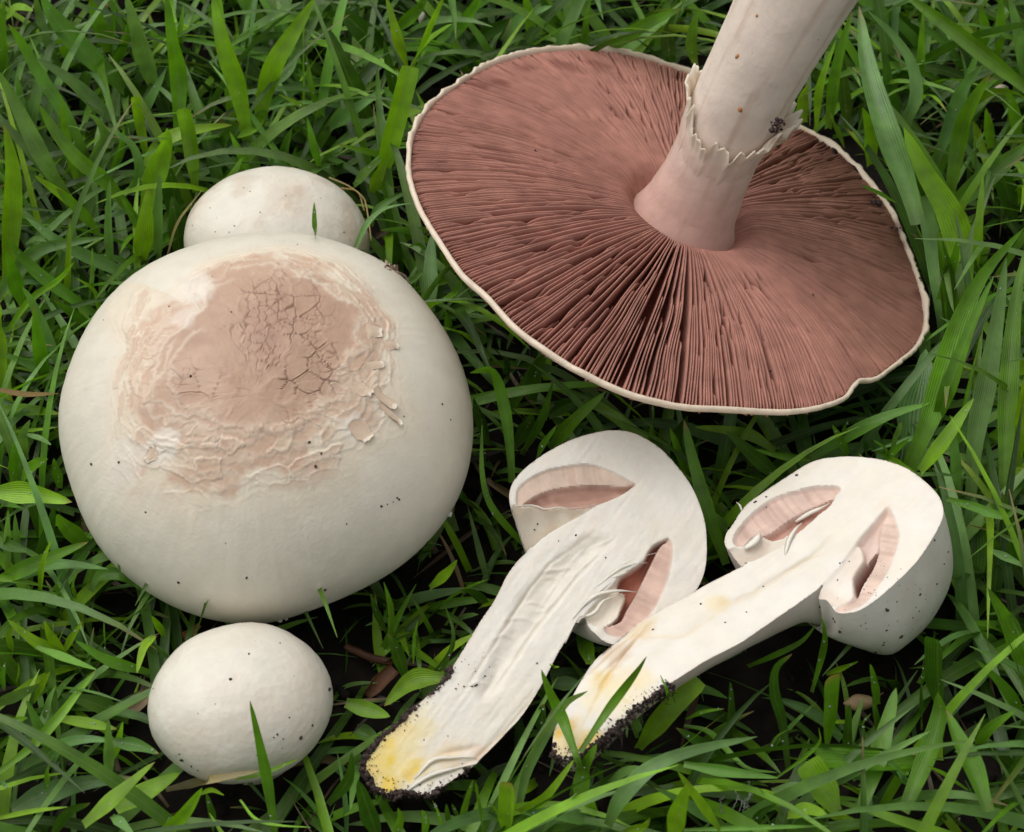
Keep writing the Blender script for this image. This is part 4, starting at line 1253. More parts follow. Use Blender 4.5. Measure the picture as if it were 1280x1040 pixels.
def lay_blade(pts, w, z0, z1, tone, seed, over=False, name="grass_blade", label=None, group=None, blunt=False, tip=None, arch=0.0, twist=None):
    rs = np.random.RandomState(seed)
    pp = spline(np.asarray(pts, float), 15)
    v = np.linspace(0, 1, 15)
    # keep it in front of (or behind) the mushrooms it passes
    zz = z0 + (z1 - z0) * v ** 0.85 + arch * np.sin(v * np.pi)
    for it in range(5):
        C = at(pp[:, 0], pp[:, 1], zz)
        ch = np.zeros(15)
        for i in range(15):
            d_ = Vector(C[i]) - CV
            h_ = BV.ray_cast(CV, d_.normalized())
            if h_[0] is None:
                continue
            if over and h_[3] > 0 and h_[3] < d_.length + 0.35:
                ch[i] = max(0.0, h_[0].z + 0.35 - zz[i])
            if not over and h_[3] > d_.length - 0.3:
                ch[i] = min(0.0, h_[0].z - 0.45 - zz[i])
        if np.abs(ch).max() < 1e-3:
            break
        e_ = np.concatenate([[ch[0]] * 2, ch, [ch[-1]] * 2])
        f_ = np.maximum if over else np.minimum
        w5 = [e_[i:i + 15] for i in range(5)]
        zz = zz + f_(ch, (w5[0] * .4 + w5[1] * .7 + ch + w5[3] * .7 + w5[4] * .4) / 3.2)
        zz = np.maximum(zz, 0.10)
    C = at(pp[:, 0], pp[:, 1], zz)
    if not over:                                 # leave off an end that would run through a cap
        T_ = nrm(np.gradient(C, axis=0)); S_ = nrm(np.cross(T_, CAMP - C)) * (0.55 * w / KPX * DIST * np.clip(1.25 - v, .2, 1))[:, None]
        bad = np.nonzero((hidden_state(C) == 2) | (hidden_state(C + S_) == 2) | (hidden_state(C - S_) == 2))[0]
        if len(bad):
            lo_, hi_ = 0, 14
            if (bad < 7).any(): lo_ = bad[bad < 7].max() + 1
            if (bad >= 7).any(): hi_ = bad[bad >= 7].min() - 1
            if hi_ - lo_ < 8:
                return None
            C = spline(C[lo_:hi_ + 1], 15)
    wc = 1.36 * w / KPX * np.linalg.norm(C.mean(0) - CAMP)
    tw = rs.uniform(-.6, .6) if twist is None else twist
    V, F, uv, vv, N2 = blade_geo(C, wc, rs, blunt=blunt, nacross=5, twist=tw, fold=rs.uniform(.2, .6), taper0=.42)
    c = np.array(TONE[tone]) * rs.uniform(.82, 1.2) * np.array([rs.uniform(.9, 1.12), 1, rs.uniform(.85, 1.2)])
    col = np.tile(c, (len(V), 1))
    vr = np.repeat(vv, 5)[:, None]
    if tone in (0, 1, 2, 3):
        base = np.array((0.16, 0.22, 0.06))
        k = 0.35 * sstep(.22, 0, vr)
        col = col * (1 - k) + base * k
        col = col * (1 + 0.15 * noise(V, 1.5, seed % 50)[:, None])
        if tip is not None or rs.rand() < .25:
            k = sstep(.90 if tip is None else .86, 1.0, vr) * (.8 if tip is None else 1)
            col = col * (1 - k) + np.array((0.30, 0.15, 0.06)) * k
    b = C[0].copy()
    o = mesh(name, V, F, M_GRASS, None, col, uv=uv, base=b)
    tag(o, label, "grass blade", group)
    for i in range(2, 13):
        if rs.rand() < .12:
            DROPS.append(C[i] + N2[i] * .012 + np.cross(N2[i], C[min(i + 1, 14)] - C[i]) * rs.uniform(-.3, .3))
    return o


TN = {0: "mid green", 1: "bright yellow green", 2: "grey green", 3: "dark green", 4: "orange", 5: "straw"}


def reg(ox, oy, rows, label, group, seed):
    place = label.split("grass blade ")[1]
    for i, r in enumerate(rows):
        pts, w, tone = r[0], r[1], r[2]
        k = r[3] if len(r) > 3 else {}
        P = [(ox + x / 4.0, oy + y / 4.0) for x, y in pts]
        up = (P[0][1] - P[-1][1]) / 56.0
        run = abs(P[0][0] - P[-1][0]) / 56.0
        deep = 0.0 if tone != 3 else -0.5
        z0 = k.get('z0', 1.5 + 1.4 * deep if up > -0.2 else 2.4)
        z1 = k.get('z1', z0 + float(np.clip(up * 0.95 + 0.6, 0.3, 4.2)))
        size = "narrow" if w < 36 else ("broad" if w > 72 else "slim")
        pose = "stands upright" if up > 1.2 * run else ("lies level" if abs(up) < 0.45 * run else "leans")
        lb = k.get('label') or "%s %s grass blade that %s %s" % (size, TN[tone], pose, place)
        lay_blade(P, w / 4.0, z0, z1, tone, seed + i, over=k.get('over', False), label=lb, group=None if 'label' in k else group,
                  blunt=k.get('blunt', False), tip=k.get('tip'), arch=k.get('arch', 0.0), twist=k.get('tw'))


reg(0, 0, [
    ([(440,800),(330,580),(200,380),(110,220),(40,120)], 66, 0), ([(360,1010),(250,850),(150,660),(60,480),(-20,340)], 82, 2),
    ([(640,1040),(520,900),(380,790),(260,640),(192,520)], 78, 0), ([(430,1070),(300,970),(175,878)], 50, 1),
    ([(40,1400),(55,1100),(55,850),(18,620)], 100, 1), ([(300,340),(240,220),(190,60),(175,-40)], 50, 2),
    ([(620,450),(450,290),(300,130),(200,-20)], 118, 0), ([(790,480),(740,300),(690,140),(630,-30)], 105, 2),
    ([(890,760),(890,400),(860,200),(830,-40)], 82, 0), ([(905,300),(900,180),(920,20)], 35, 0),
    ([(1240,700),(1190,430),(1120,220),(1060,-40)], 105, 1), ([(700,900),(780,740),(900,670),(1040,640),(1160,625)], 68, 1, dict(arch=.6, z1=2.2)),
    ([(720,1100),(770,900),(820,740),(835,640)], 105, 1), ([(620,670),(720,550),(830,345)], 58, 2), ([(735,800),(700,600),(680,480)], 38, 1, dict(blunt=True)),
    ([(600,640),(450,500),(330,390),(180,290)], 88, 2), ([(640,960),(690,850),(650,720),(520,630)], 52, 2), ([(440,830),(510,700),(490,620),(440,570)], 60, 2),
    ([(540,1100),(545,910)], 36, 0), ([(795,1300),(790,1100),(800,870)], 58, 2), ([(30,90),(90,40),(165,55)], 58, 1, dict(z0=2.5)),
    ([(560,300),(570,120),(580,-10)], 30, 0), ([(880,1100),(870,950),(840,820)], 100, 3), ([(545,260),(500,120),(450,-20)], 78, 0), ([(555,345),(610,220),(640,110)], 58, 0),
    ([(980,960),(950,700),(920,540)], 55, 1, dict(blunt=True)), ([(100,700),(110,500),(90,380)], 55, 2), ([(30,400),(10,200),(20,0)], 50, 0), ([(380,900),(330,700),(310,500)], 50, 0), ([(560,860),(600,760),(620,640)], 40, 0),
    ([(360,330),(310,230),(290,160)], 40, 1), ([(1050,800),(1120,690),(1200,610)], 60, 3), ([(720,480),(620,420),(560,300)], 90, 3),
], "grass blade in turf behind the creamy button", "blades of the turf behind the creamy button", 1000)
reg(240, 0, [
    ([(330,640),(370,440),(420,300),(520,140),(620,-20)], 100, 1), ([(380,540),(310,640),(225,688)], 58, 1, dict(z0=1.8, z1=2.0)), ([(215,210),(380,110),(550,10)], 62, 2),
    ([(640,580),(600,440),(568,265)], 30, 0), ([(640,590),(540,530),(430,470)], 34, 1), ([(690,640),(800,560),(960,445)], 68, 2), ([(1075,660),(1020,540),(960,430)], 62, 2),
    ([(930,950),(1010,640),(1090,330)], 72, 1, dict(blunt=True, tw=0)), ([(1090,350),(1170,160),(1260,-20)], 55, 1, dict(z0=2.4)), ([(1110,330),(1180,220),(1300,120)], 85, 1, dict(z0=2.4)), ([(1080,340),(1030,180),(970,-20)], 58, 1, dict(z0=2.4)),
    ([(650,860),(610,720),(575,585)], 45, 0), ([(1060,830),(920,770),(725,722)], 38, 0), ([(810,930),(900,840),(990,760),(1085,735)], 48, 0),
    ([(1010,300),(850,150),(690,10)], 108, 3), ([(900,620),(780,380),(680,140)], 98, 3), ([(420,860),(370,760),(290,710)], 58, 0), ([(300,890),(240,760),(190,660)], 40, 0), ([(60,1000),(180,900),(250,790)], 48, 0),
    ([(520,260),(480,360),(420,430)], 46, 2, dict(z0=2.2)), ([(640,60),(560,200),(480,330)], 40, 2, dict(z0=2.2)), ([(350,100),(260,20),(200,-40)], 90, 2), ([(1040,560),(1000,380),(960,200)], 60, 3), ([(620,380),(520,340),(400,300)], 50, 3), ([(480,880),(470,760),(500,640)], 60, 3), ([(1000,160),(1120,60),(1180,-30)], 60, 0),
    ([(1150,330),(1250,260),(1340,150)], 60, 3), ([(1380,240),(1500,150),(1620,90)], 70, 3), ([(1300,200),(1400,60),(1460,-40)], 60, 0), ([(1560,200),(1650,90),(1800,30)], 60, 2), ([(1900,240),(1800,110),(1740,-20)], 80, 3), ([(2100,240),(2250,130),(2450,40)], 70, 0), ([(2400,340),(2380,180),(2450,20)], 70, 3), ([(1700,220),(1690,80),(1660,-40)], 60, 0),
    ([(2560,420),(2500,240),(2520,60)], 60, 0), ([(1980,260),(1960,140),(1990,0)], 60, 0),
], "grass blade in turf beyond the gills", "blades of the turf beyond the gills", 1100)
reg(0, 240, [
    ([(720,450),(480,350),(300,260),(125,125)], 72, 2), ([(510,640),(350,530),(200,420),(100,320),(40,240)], 68, 0), ([(460,680),(370,610),(270,540)], 50, 0),
    ([(-20,530),(90,390),(220,280),(520,225)], 76, 2), ([(560,400),(545,180),(550,-60)], 45, 2), ([(320,930),(230,720),(160,560),(110,475)], 58, 2), ([(225,960),(190,780),(170,570)], 74, 0),
    ([(345,930),(180,870),(15,808)], 58, 2), ([(-40,982),(120,1012),(292,1008)], 34, 4, dict(z0=3.3, z1=3.0, tw=0, label="withered orange brown grass blade lying beside the scaly cap")),
    ([(835,325),(890,150),(1010,-10)], 13, 5, dict(z0=1.5, z1=3.2, label="thin pale straw stalk leaning beside the creamy button mushroom")),
    ([(40,690),(150,540),(290,440),(370,350)], 34, 1), ([(440,560),(455,400),(460,280)], 32, 2), ([(270,770),(310,700),(380,650)], 38, 0), ([(20,1000),(10,700),(0,560)], 58, 1), ([(660,360),(560,330),(440,315)], 34, 2),
    ([(700,380),(720,180),(740,-20)], 95, 1), ([(490,200),(380,80),(280,-20)], 58, 0), ([(740,260),(660,110),(590,-10)], 44, 0), ([(620,500),(560,440),(530,410)], 26, 2), ([(500,640),(470,500),(380,430)], 26, 1), ([(110,560),(60,420),(30,300)], 80, 0), ([(240,1000),(250,920),(330,900)], 40, 0),
    ([(330,560),(340,380),(350,130)], 34, 1), ([(130,260),(180,235),(240,250)], 30, 2), ([(60,1000),(80,900),(50,800)], 40, 3), ([(900,330),(880,150),(860,20)], 100, 3),
    # level with the middle of the scaly cap
    ([(-40,1100),(120,1095),(300,1110)], 72, 1), ([(-20,1205),(150,1195),(290,1175)], 22, 1), ([(-40,1500),(150,1505),(360,1550)], 105, 1), ([(65,1450),(75,1235)], 52, 0), ([(120,1210),(200,1235),(255,1265)], 34, 2),
    ([(110,1460),(170,1390),(240,1335)], 95, 0), ([(-20,1950),(180,1860),(440,1750)], 78, 0), ([(-20,1975),(250,1870),(590,1890)], 66, 2), ([(40,1900),(30,1740),(40,1590)], 44, 2), ([(85,1900),(80,1740),(75,1610)], 38, 2),
    ([(180,1850),(240,1700),(270,1570)], 62, 3), ([(200,2020),(215,1860),(260,1735)], 30, 1), ([(430,1770),(340,1680),(285,1610)], 88, 0), ([(460,2000),(510,1920),(620,1920),(750,2010)], 66, 0), ([(130,1340),(110,1230),(150,1140)], 54, 2),
    ([(300,1480),(285,1400),(270,1330)], 50, 0), ([(-20,1700),(40,1760),(140,1800)], 70, 3), ([(300,2040),(290,1960),(310,1900)], 28, 0), ([(380,2040),(370,1960),(390,1900)], 26, 1), ([(-20,1600),(30,1570),(120,1585)], 40, 0),
], "grass blade beside the scaly cap", "blades beside the scaly cap", 1200)
reg(960, 0, [
    ([(800,1500),(780,1250),(700,950),(600,680),(500,350),(455,30)], 125, 2, dict(z1=4.5)), ([(520,920),(500,700),(470,540)], 95, 1), ([(700,690),(700,600),(745,480),(720,320),(620,170),(500,55)], 62, 2, dict(z1=4.2)),
    ([(985,1560),(960,1250),(900,1050),(780,850),(680,640)], 140, 1, dict(z0=.8, z1=3.8)), ([(770,430),(775,250),(780,40)], 72, 0), ([(1320,460),(1100,280),(880,110),(680,-30)], 92, 0, dict(z0=3, z1=3.6)), ([(800,260),(650,120),(500,0)], 105, 3),
    ([(830,820),(920,600),(980,440),(1075,325)], 78, 2), ([(910,980),(960,700),(1020,530),(1110,370)], 88, 0), ([(900,1050),(1100,880),(1320,700)], 106, 0, dict(z0=1.5, z1=3)), ([(1050,1340),(1050,1180),(1075,880)], 52, 1, dict(z1=4)),
    ([(1290,420),(1250,200),(1200,-30)], 88, 2), ([(1140,300),(1150,150),(1160,-30)], 68, 0), ([(240,640),(260,430),(340,200)], 40, 1), ([(300,640),(340,350),(420,60)], 58, 0), ([(180,610),(170,500),(200,420)], 58, 1), ([(385,740),(340,620),(310,560)], 28, 0),
    ([(1040,870),(1035,760),(1030,670)], 17, 2), ([(640,1010),(560,960),(470,925)], 38, 0, dict(z0=3.2, z1=3.6, over=True, label="short green blade tip poking over the far edge of the gills")),
    ([(880,1650),(850,1350),(790,1060),(690,800)], 100, 2, dict(z0=.3, z1=2.6)), ([(930,1750),(900,1450),(850,1150)], 86, 0, dict(z0=.3)), ([(840,1250),(800,1000),(730,860)], 60, 3), ([(620,830),(590,640),(560,480)], 90, 0), ([(700,950),(640,800),(600,700)], 60, 1), ([(860,1500),(930,1330),(960,1180)], 60, 0), ([(1110,740),(1105,640),(1090,540)], 50, 0), ([(1250,700),(1230,560),(1190,430)], 60, 0), ([(400,640),(380,440),(370,250)], 60, 3), ([(640,700),(600,480),(580,250)], 90, 3), ([(1040,300),(1080,160),(1060,20)], 60, 0),
    ([(900,1700),(900,1400),(870,1200)], 70, 3), ([(1230,1100),(1180,900),(1120,780)], 90, 3), ([(860,1420),(890,1330),(930,1560)], 60, 2),
], "grass blade beyond the ringed stem", "blades beyond the stem", 1300)
reg(960, 240, [
    ([(700,1380),(800,1150),(880,900),(960,640),(1080,400),(1290,170)], 125, 0, dict(z0=1.2, z1=4.6)), ([(820,1200),(900,1000),(1000,720),(1130,420)], 78, 0, dict(z1=4.8)), ([(1010,1560),(1040,1200),(1100,900),(1150,600),(1190,330)], 100, 2, dict(z0=1.0, z1=5.0)),
    ([(1180,1560),(1190,1200),(1210,900),(1240,560),(1300,250)], 96, 0, dict(z1=4.8)), ([(765,1400),(890,1240),(1030,1030)], 82, 1, dict(z0=3.0, z1=4.4, tw=0)), ([(720,1330),(740,1100),(780,880),(800,600)], 180, 2, dict(z0=.6, z1=2.0)),
    ([(160,1370),(400,1220),(600,1120),(810,1055)], 68, 0, dict(z0=1.2, z1=2.4)), ([(395,1320),(360,1240),(320,1165)], 44, 0), ([(610,1340),(580,1280),(525,1240)], 24, 0), ([(580,1345),(640,1290),(705,1235)], 44, 0), ([(620,1330),(650,1220),(665,1150)], 44, 2), ([(370,1230),(400,1140)], 34, 0),
    ([(1000,2000),(1020,1760),(1030,1520)], 145, 3, dict(z0=.3, z1=1.6)), ([(880,1530),(1020,1570),(1180,1620),(1245,1570)], 44, 0, dict(z0=2.5, z1=3.2)), ([(1110,1790),(1200,1830),(1300,1880)], 38, 2), ([(840,1600),(850,1450),(820,1380)], 60, 3), ([(1250,1400),(1270,1100),(1290,900)], 60, 1), ([(1150,2000),(1130,1800),(1090,1690)], 80, 3), ([(1230,1900),(1200,1700),(1170,1500)], 80, 3), ([(950,1500),(930,1320),(920,1120)], 60, 2), ([(500,1330),(480,1240)], 40, 3), ([(1220,900),(1290,860),(1340,800)], 80, 1),
], "grass blade between gills and fat cap", "blades of the broad tuft", 1400)
reg(960, 740, [
    ([(1300,450),(1220,200),(1100,-20)], 88, 0), ([(860,600),(850,400),(850,240)], 95, 3, dict(blunt=True)), ([(680,1100),(800,820),(860,620),(850,500)], 105, 0, dict(z0=1.6, z1=3)), ([(1100,1100),(1030,900),(950,740),(890,590)], 105, 0, dict(z0=2.4, z1=3)),
    ([(800,850),(520,860),(240,840)], 90, 0, dict(z0=1.2, z1=2.2, blunt=True, tw=0)), ([(340,1100),(260,960),(190,850)], 105, 1, dict(z0=1.8, z1=2.4, blunt=True, tw=0)), ([(460,1100),(540,850),(600,640),(640,480)], 95, 0, dict(z0=1.4, z1=2.2)), ([(60,1040),(330,960),(580,820),(810,695)], 56, 2, dict(z0=.8)),
    ([(290,800),(300,600),(310,420)], 78, 0, dict(blunt=True)), ([(100,880),(70,650),(30,500),(40,380),(120,310)], 56, 3), ([(220,500),(270,320),(285,220),(268,125)], 34, 0, dict(over=True, z0=.8, label="slim grass blade standing in front of the folded veil's fat cap")),
    ([(-100,370),(20,320),(160,250),(240,165)], 32, 0, dict(over=True, z0=.8, label="slim wet grass blade leaning onto the notch of the fat cap")), ([(290,410),(380,370),(450,345)], 34, 1), ([(1300,660),(1180,480),(1040,340)], 58, 0), ([(1040,790),(1100,690),(1240,590)], 58, 0), ([(770,690),(770,500),(780,330)], 22, 3), ([(40,930),(180,830),(260,750),(255,680)], 20, 0),
    ([(10,790),(40,730),(95,690)], 15, 0), ([(550,560),(530,450),(510,360)], 40, 0), ([(500,740),(480,660),(515,610)], 24, 0), ([(1250,900),(1150,820),(1030,760)], 60, 3), ([(400,820),(400,700),(410,560)], 50, 3), ([(560,780),(540,650),(520,520)], 50, 3), ([(1300,300),(1200,110),(1090,110)], 40, 2), ([(1000,990),(900,920),(800,870)], 22, 1),
    ([(1180,1050),(1220,900),(1290,800)], 60, 3), ([(20,1000),(160,980),(330,1010)], 60, 2), ([(700,960),(660,900),(600,860)], 60, 2),
], "grass blade under the fat cap", "blades under the fat cut cap", 1500)
reg(540, 780, [
    ([(745,720),(660,480),(590,330),(548,228)], 60, 0, dict(over=True, z0=1.6, z1=4.2, tw=0, label="pointed grass blade crossing another before the stem foot, leaning to the hollow stem")), ([(740,640),(880,430),(1000,270),(1072,163)], 46, 0, dict(over=True, z0=1.8, z1=4.4, tw=0, label="pointed grass blade lying slantwise over the yellow stained long stem")),
    ([(730,940),(760,740),(825,600)], 80, 0, dict(over=True, z0=1.4, z1=2.6)), ([(420,980),(470,740),(560,560),(660,400),(778,335)], 62, 2, dict(over=True, z0=1.0, z1=3.2, label="arching grey green blade with its tip on the long stem's edge")), ([(380,1090),(385,950),(395,795)], 72, 1, dict(blunt=True, z0=1.5, tw=0, label="bright grass blade with a square cut end between two stem feet")),
    ([(430,935),(560,870),(710,680)], 52, 1, dict(over=True, z0=1.6)), ([(860,1010),(650,950),(450,945)], 76, 2, dict(z0=1.6)), ([(550,1050),(640,940),(730,840)], 44, 2, dict(z0=2)), ([(260,1060),(230,920),(215,790)], 48, 0), ([(140,1010),(170,890),(205,780)], 34, 0), ([(350,990),(310,930),(275,885)], 36, 1), ([(800,960),(795,900),(790,850)], 78, 1),
    ([(880,1010),(940,880),(1080,730),(1280,640),(1625,563)], 86, 2, dict(z0=2.4, z1=3.4, arch=.5, label="long grey green blade arching low below the long stem's dark foot")), ([(800,200),(770,110),(735,20)], 84, 0, dict(z1=1.2)), ([(600,305),(670,300),(745,295)], 76, 2, dict(z0=.8, z1=.8)), ([(590,200),(610,215),(636,215)], 18, 1, dict(over=True)), ([(540,560),(550,480),(560,400)], 86, 3),
    ([(1030,620),(1160,450),(1330,270)], 82, 1, dict(blunt=True, z0=.8, z1=2.2, tw=0, label="bright green blade with notched blunt tip beneath the long stem")), ([(1175,425),(1175,340),(1142,255)], 17, 0, dict(over=True, z0=1.4, z1=2.6)), ([(1485,580),(1490,430),(1490,290)], 60, 3), ([(1260,510),(1380,540),(1480,640),(1580,725),(1725,743)], 34, 0, dict(z0=1.2, z1=1.4)), ([(1270,475),(1360,440),(1460,425)], 22, 0),
    ([(880,800),(970,740),(1070,720)], 56, 2), ([(1440,1030),(1330,880),(1230,740)], 56, 1, dict(z0=2.4)), ([(1200,1090),(1240,930),(1290,790)], 96, 1, dict(z0=3.6, z1=6.0, label="blurred bright blade rising close in front below the long stem")), ([(1260,700),(1480,740),(1730,770)], 56, 0), ([(1750,960),(1690,890),(1630,820)], 42, 0), ([(1520,740),(1360,620),(1220,520)], 76, 3), ([(1260,1030),(1600,1020),(1980,1010)], 28, 0, dict(z0=2)), ([(1440,1010),(1260,910),(1110,820)], 76, 2), ([(1780,960),(1880,930),(1980,960)], 76, 1, dict(z0=2)),
    ([(60,1040),(20,930),(0,880)], 30, 1), ([(960,1040),(1050,1010),(1090,970)], 44, 1, dict(z0=2.4)), ([(690,860),(700,800),(720,760)], 60, 3), ([(30,250),(80,180),(100,80)], 24, 3), ([(120,1060),(80,980),(70,900)], 40, 3), ([(850,780),(830,720),(870,690)], 50, 3), ([(1600,1060),(1640,960),(1720,900)], 50, 3),
], "grass blade below the stem feet", "blades below the stem feet", 1600)
reg(0, 780, [
    ([(350,170),(180,90),(40,-20)], 58, 1), ([(330,160),(260,70),(220,-20)], 52, 1), ([(-20,750),(150,620),(290,470),(400,330),(482,228)], 48, 1, dict(z0=2.0, z1=2.8)), ([(180,115),(340,175),(482,228)], 42, 0, dict(z0=2.4, z1=2.7)), ([(270,470),(450,500),(585,525)], 58, 1, dict(z0=1.6)), ([(550,690),(590,600),(615,490)], 44, 1),
    ([(250,700),(310,610),(440,580),(570,590)], 58, 2, dict(arch=.4)), ([(560,590),(700,610),(830,665)], 66, 3), ([(235,830),(240,740),(265,660)], 30, 0), ([(60,930),(200,860),(400,800),(660,765)], 104, 2, dict(z0=1.4, z1=1.4, tw=.2)), ([(420,1005),(600,850),(775,690)], 82, 1, dict(z0=2.2, z1=3.0)), ([(580,930),(720,850),(900,745)], 112, 1, dict(z0=1.4, z1=1.4, tw=0)),
    ([(830,832),(1050,785),(1300,735)], 50, 5, dict(over=True, z0=.7, z1=.7, tw=0, label="dry papery sheath under the speckled button mushroom's edge")), ([(1180,775),(1330,740),(1490,675)], 30, 1, dict(over=True, z0=.8, z1=1.0, label="narrow yellow green blade hugging the speckled button's lower edge")), ([(260,1060),(340,940),(450,895)], 56, 3), ([(800,1060),(910,960),(1010,820)], 72, 1, dict(z0=1.6)), ([(-20,975),(150,940),(340,915)], 28, 1, dict(z0=1.6)),
    ([(770,60),(720,120),(685,245)], 48, 1), ([(750,240),(540,180),(380,85)], 56, 0), ([(-20,110),(100,110),(210,150)], 66, 3), ([(-20,400),(90,350),(200,300)], 66, 2), ([(245,640),(180,500),(130,380)], 56, 2), ([(545,800),(540,620),(540,470)], 52, 2), ([(640,480),(480,400),(300,350)], 86, 3), ([(1070,1060),(1050,950),(1030,850)], 66, 3), ([(320,140),(360,70),(410,-10)], 38, 1), ([(20,520),(80,490),(140,470)], 46, 0), ([(560,960),(610,1000),(670,1060)], 52, 2), ([(530,160),(525,80),(520,-10)], 24, 0),
    ([(1380,1080),(1340,800),(1295,580),(1250,385)], 54, 0, dict(over=True, z0=1.2, z1=4.2, tw=0, label="sharp upright grass blade standing in front of the speckled button mushroom")),
    ([(2220,270),(2060,290),(1920,410)], 104, 1, dict(z0=1.0, z1=1.0, tw=0)), ([(1730,395),(1840,430),(1950,462)], 86, 1, dict(z0=.8, z1=.8, tw=0)), ([(1780,525),(1830,550),(1900,590)], 86, 0, dict(z0=.4, z1=.4)), ([(1640,900),(1740,780),(1760,640)], 56, 3), ([(1200,880),(1280,980),(1400,1010),(1555,1017)], 20, 1), ([(1890,1060),(1840,920),(1790,780)], 96, 3), ([(2030,280),(1990,150),(1940,50)], 66, 3), ([(1945,60),(1950,-70),(1918,-210)], 38, 0, dict(z0=1.2)), ([(1930,40),(1880,-60),(1855,-150)], 38, 3), ([(2065,200),(2070,80),(2088,-15)], 20, 0), ([(2160,250),(2250,140),(2265,30),(2225,-90)], 24, 3), ([(2150,-180),(2230,-250),(2285,-320)], 52, 1, dict(z0=1.6)), ([(2420,-100),(2360,-150),(2300,-170)], 96, 3),
    ([(60,160),(50,60),(70,-20)], 40, 1), ([(20,330),(20,260),(30,190)], 50, 0), ([(80,290),(90,230),(90,190)], 26, 1), ([(220,470),(250,380),(280,310)], 40, 2), ([(170,390),(220,290),(250,240)], 36, 1), ([(610,100),(660,40),(700,-10)], 56, 3), ([(820,60),(790,0),(760,-40)], 40, 1), ([(10,780),(20,805),(40,825)], 24, 2), ([(1000,850),(1060,830),(1120,855)], 26, 1), ([(2300,1050),(2280,960),(2260,900)], 40, 3), ([(1980,1060),(2000,980),(1990,920)], 40, 0), ([(2120,1060),(2130,980),(2110,930)], 40, 0),
], "grass blade beside the speckled button", "blades beside the speckled button", 1700)
reg(420, 200, [
    ([(470,750),(475,560),(480,370)], 84, 2, dict(z1=2.4)), ([(180,330),(200,260),(290,190),(385,150)], 38, 0, dict(z1=2.2)), ([(100,440),(150,330),(240,250),(378,215)], 34, 2, dict(over=True, z0=2.2, z1=3.0, label="thin arching blade passing before the creamy button's side")), ([(560,790),(660,750),(765,718)], 48, 2), ([(560,840),(560,800),(550,755)], 40, 0), ([(840,1040),(720,930),(640,870),(580,850)], 26, 1, dict(z0=1.4)),
    ([(510,710),(590,670),(630,600)], 34, 0), ([(440,370),(330,345),(220,350)], 44, 2), ([(430,470),(420,430),(365,435)], 36, 0), ([(360,620),(400,590),(440,560)], 30, 2), ([(90,130),(150,60),(230,-10)], 50, 2), ([(180,160),(210,80),(260,-10)], 60, 1), ([(-105,385),(-108,300),(-109,212)], 26, 0, dict(over=True, z0=3.3, z1=3.9, tw=0, label="short dark blade tip standing against the creamy button mushroom")),
    ([(980,1960),(870,1850),(770,1720),(730,1560),(730,1325)], 38, 0, dict(z0=.8, z1=3, label="slender curved blade standing between the scaly cap and the hollow stem half")), ([(880,1610),(860,1360),(820,1160),(770,1055),(670,1065)], 62, 0), ([(1080,1440),(1180,1310),(1350,1155)], 72, 0), ([(1000,1500),(1040,1420),(1105,1328)], 44, 0), ([(930,1470),(1030,1290),(1085,1112)], 44, 3), ([(1070,1280),(1150,1230),(1240,1200)], 66, 3), ([(1575,1430),(1580,1320),(1580,1210)], 62, 0),
    ([(1950,2020),(1860,1760),(1780,1480),(1740,1300)], 72, 0, dict(z0=1.0, z1=3.2, tip=1, tw=0, label="grass blade with a brown withered tip between the two cut caps")), ([(1755,1580),(1710,1450),(1670,1340)], 44, 0), ([(2190,1450),(2080,1380),(1940,1350),(1795,1335)], 58, 1, dict(z0=1.4)), ([(2240,1610),(2090,1480),(1950,1355)], 76, 3), ([(2370,1495),(2230,1480),(2095,1445)], 38, 0), ([(1960,1870),(1920,1800),(1885,1765)], 34, 2), ([(2130,1560),(2020,1560),(1900,1585)], 34, 3),
    ([(760,1420),(720,1280),(690,1190)], 60, 3), ([(980,1200),(1000,1060),(1060,960)], 80, 3), ([(860,1100),(840,1000),(780,940)], 46, 3), ([(900,1420),(960,1330),(980,1270)], 80, 3), ([(720,1760),(640,1700),(600,1600)], 40, 3), ([(1700,1480),(1720,1360),(1760,1280)], 50, 3), ([(2000,1480),(1990,1400)], 40, 3), ([(2310,1330),(2330,1220),(2320,1130)], 60, 3), ([(2200,1330),(2180,1240)], 50, 3),
], "grass blade in the shade between mushrooms", "blades in the shade between mushrooms", 1800)

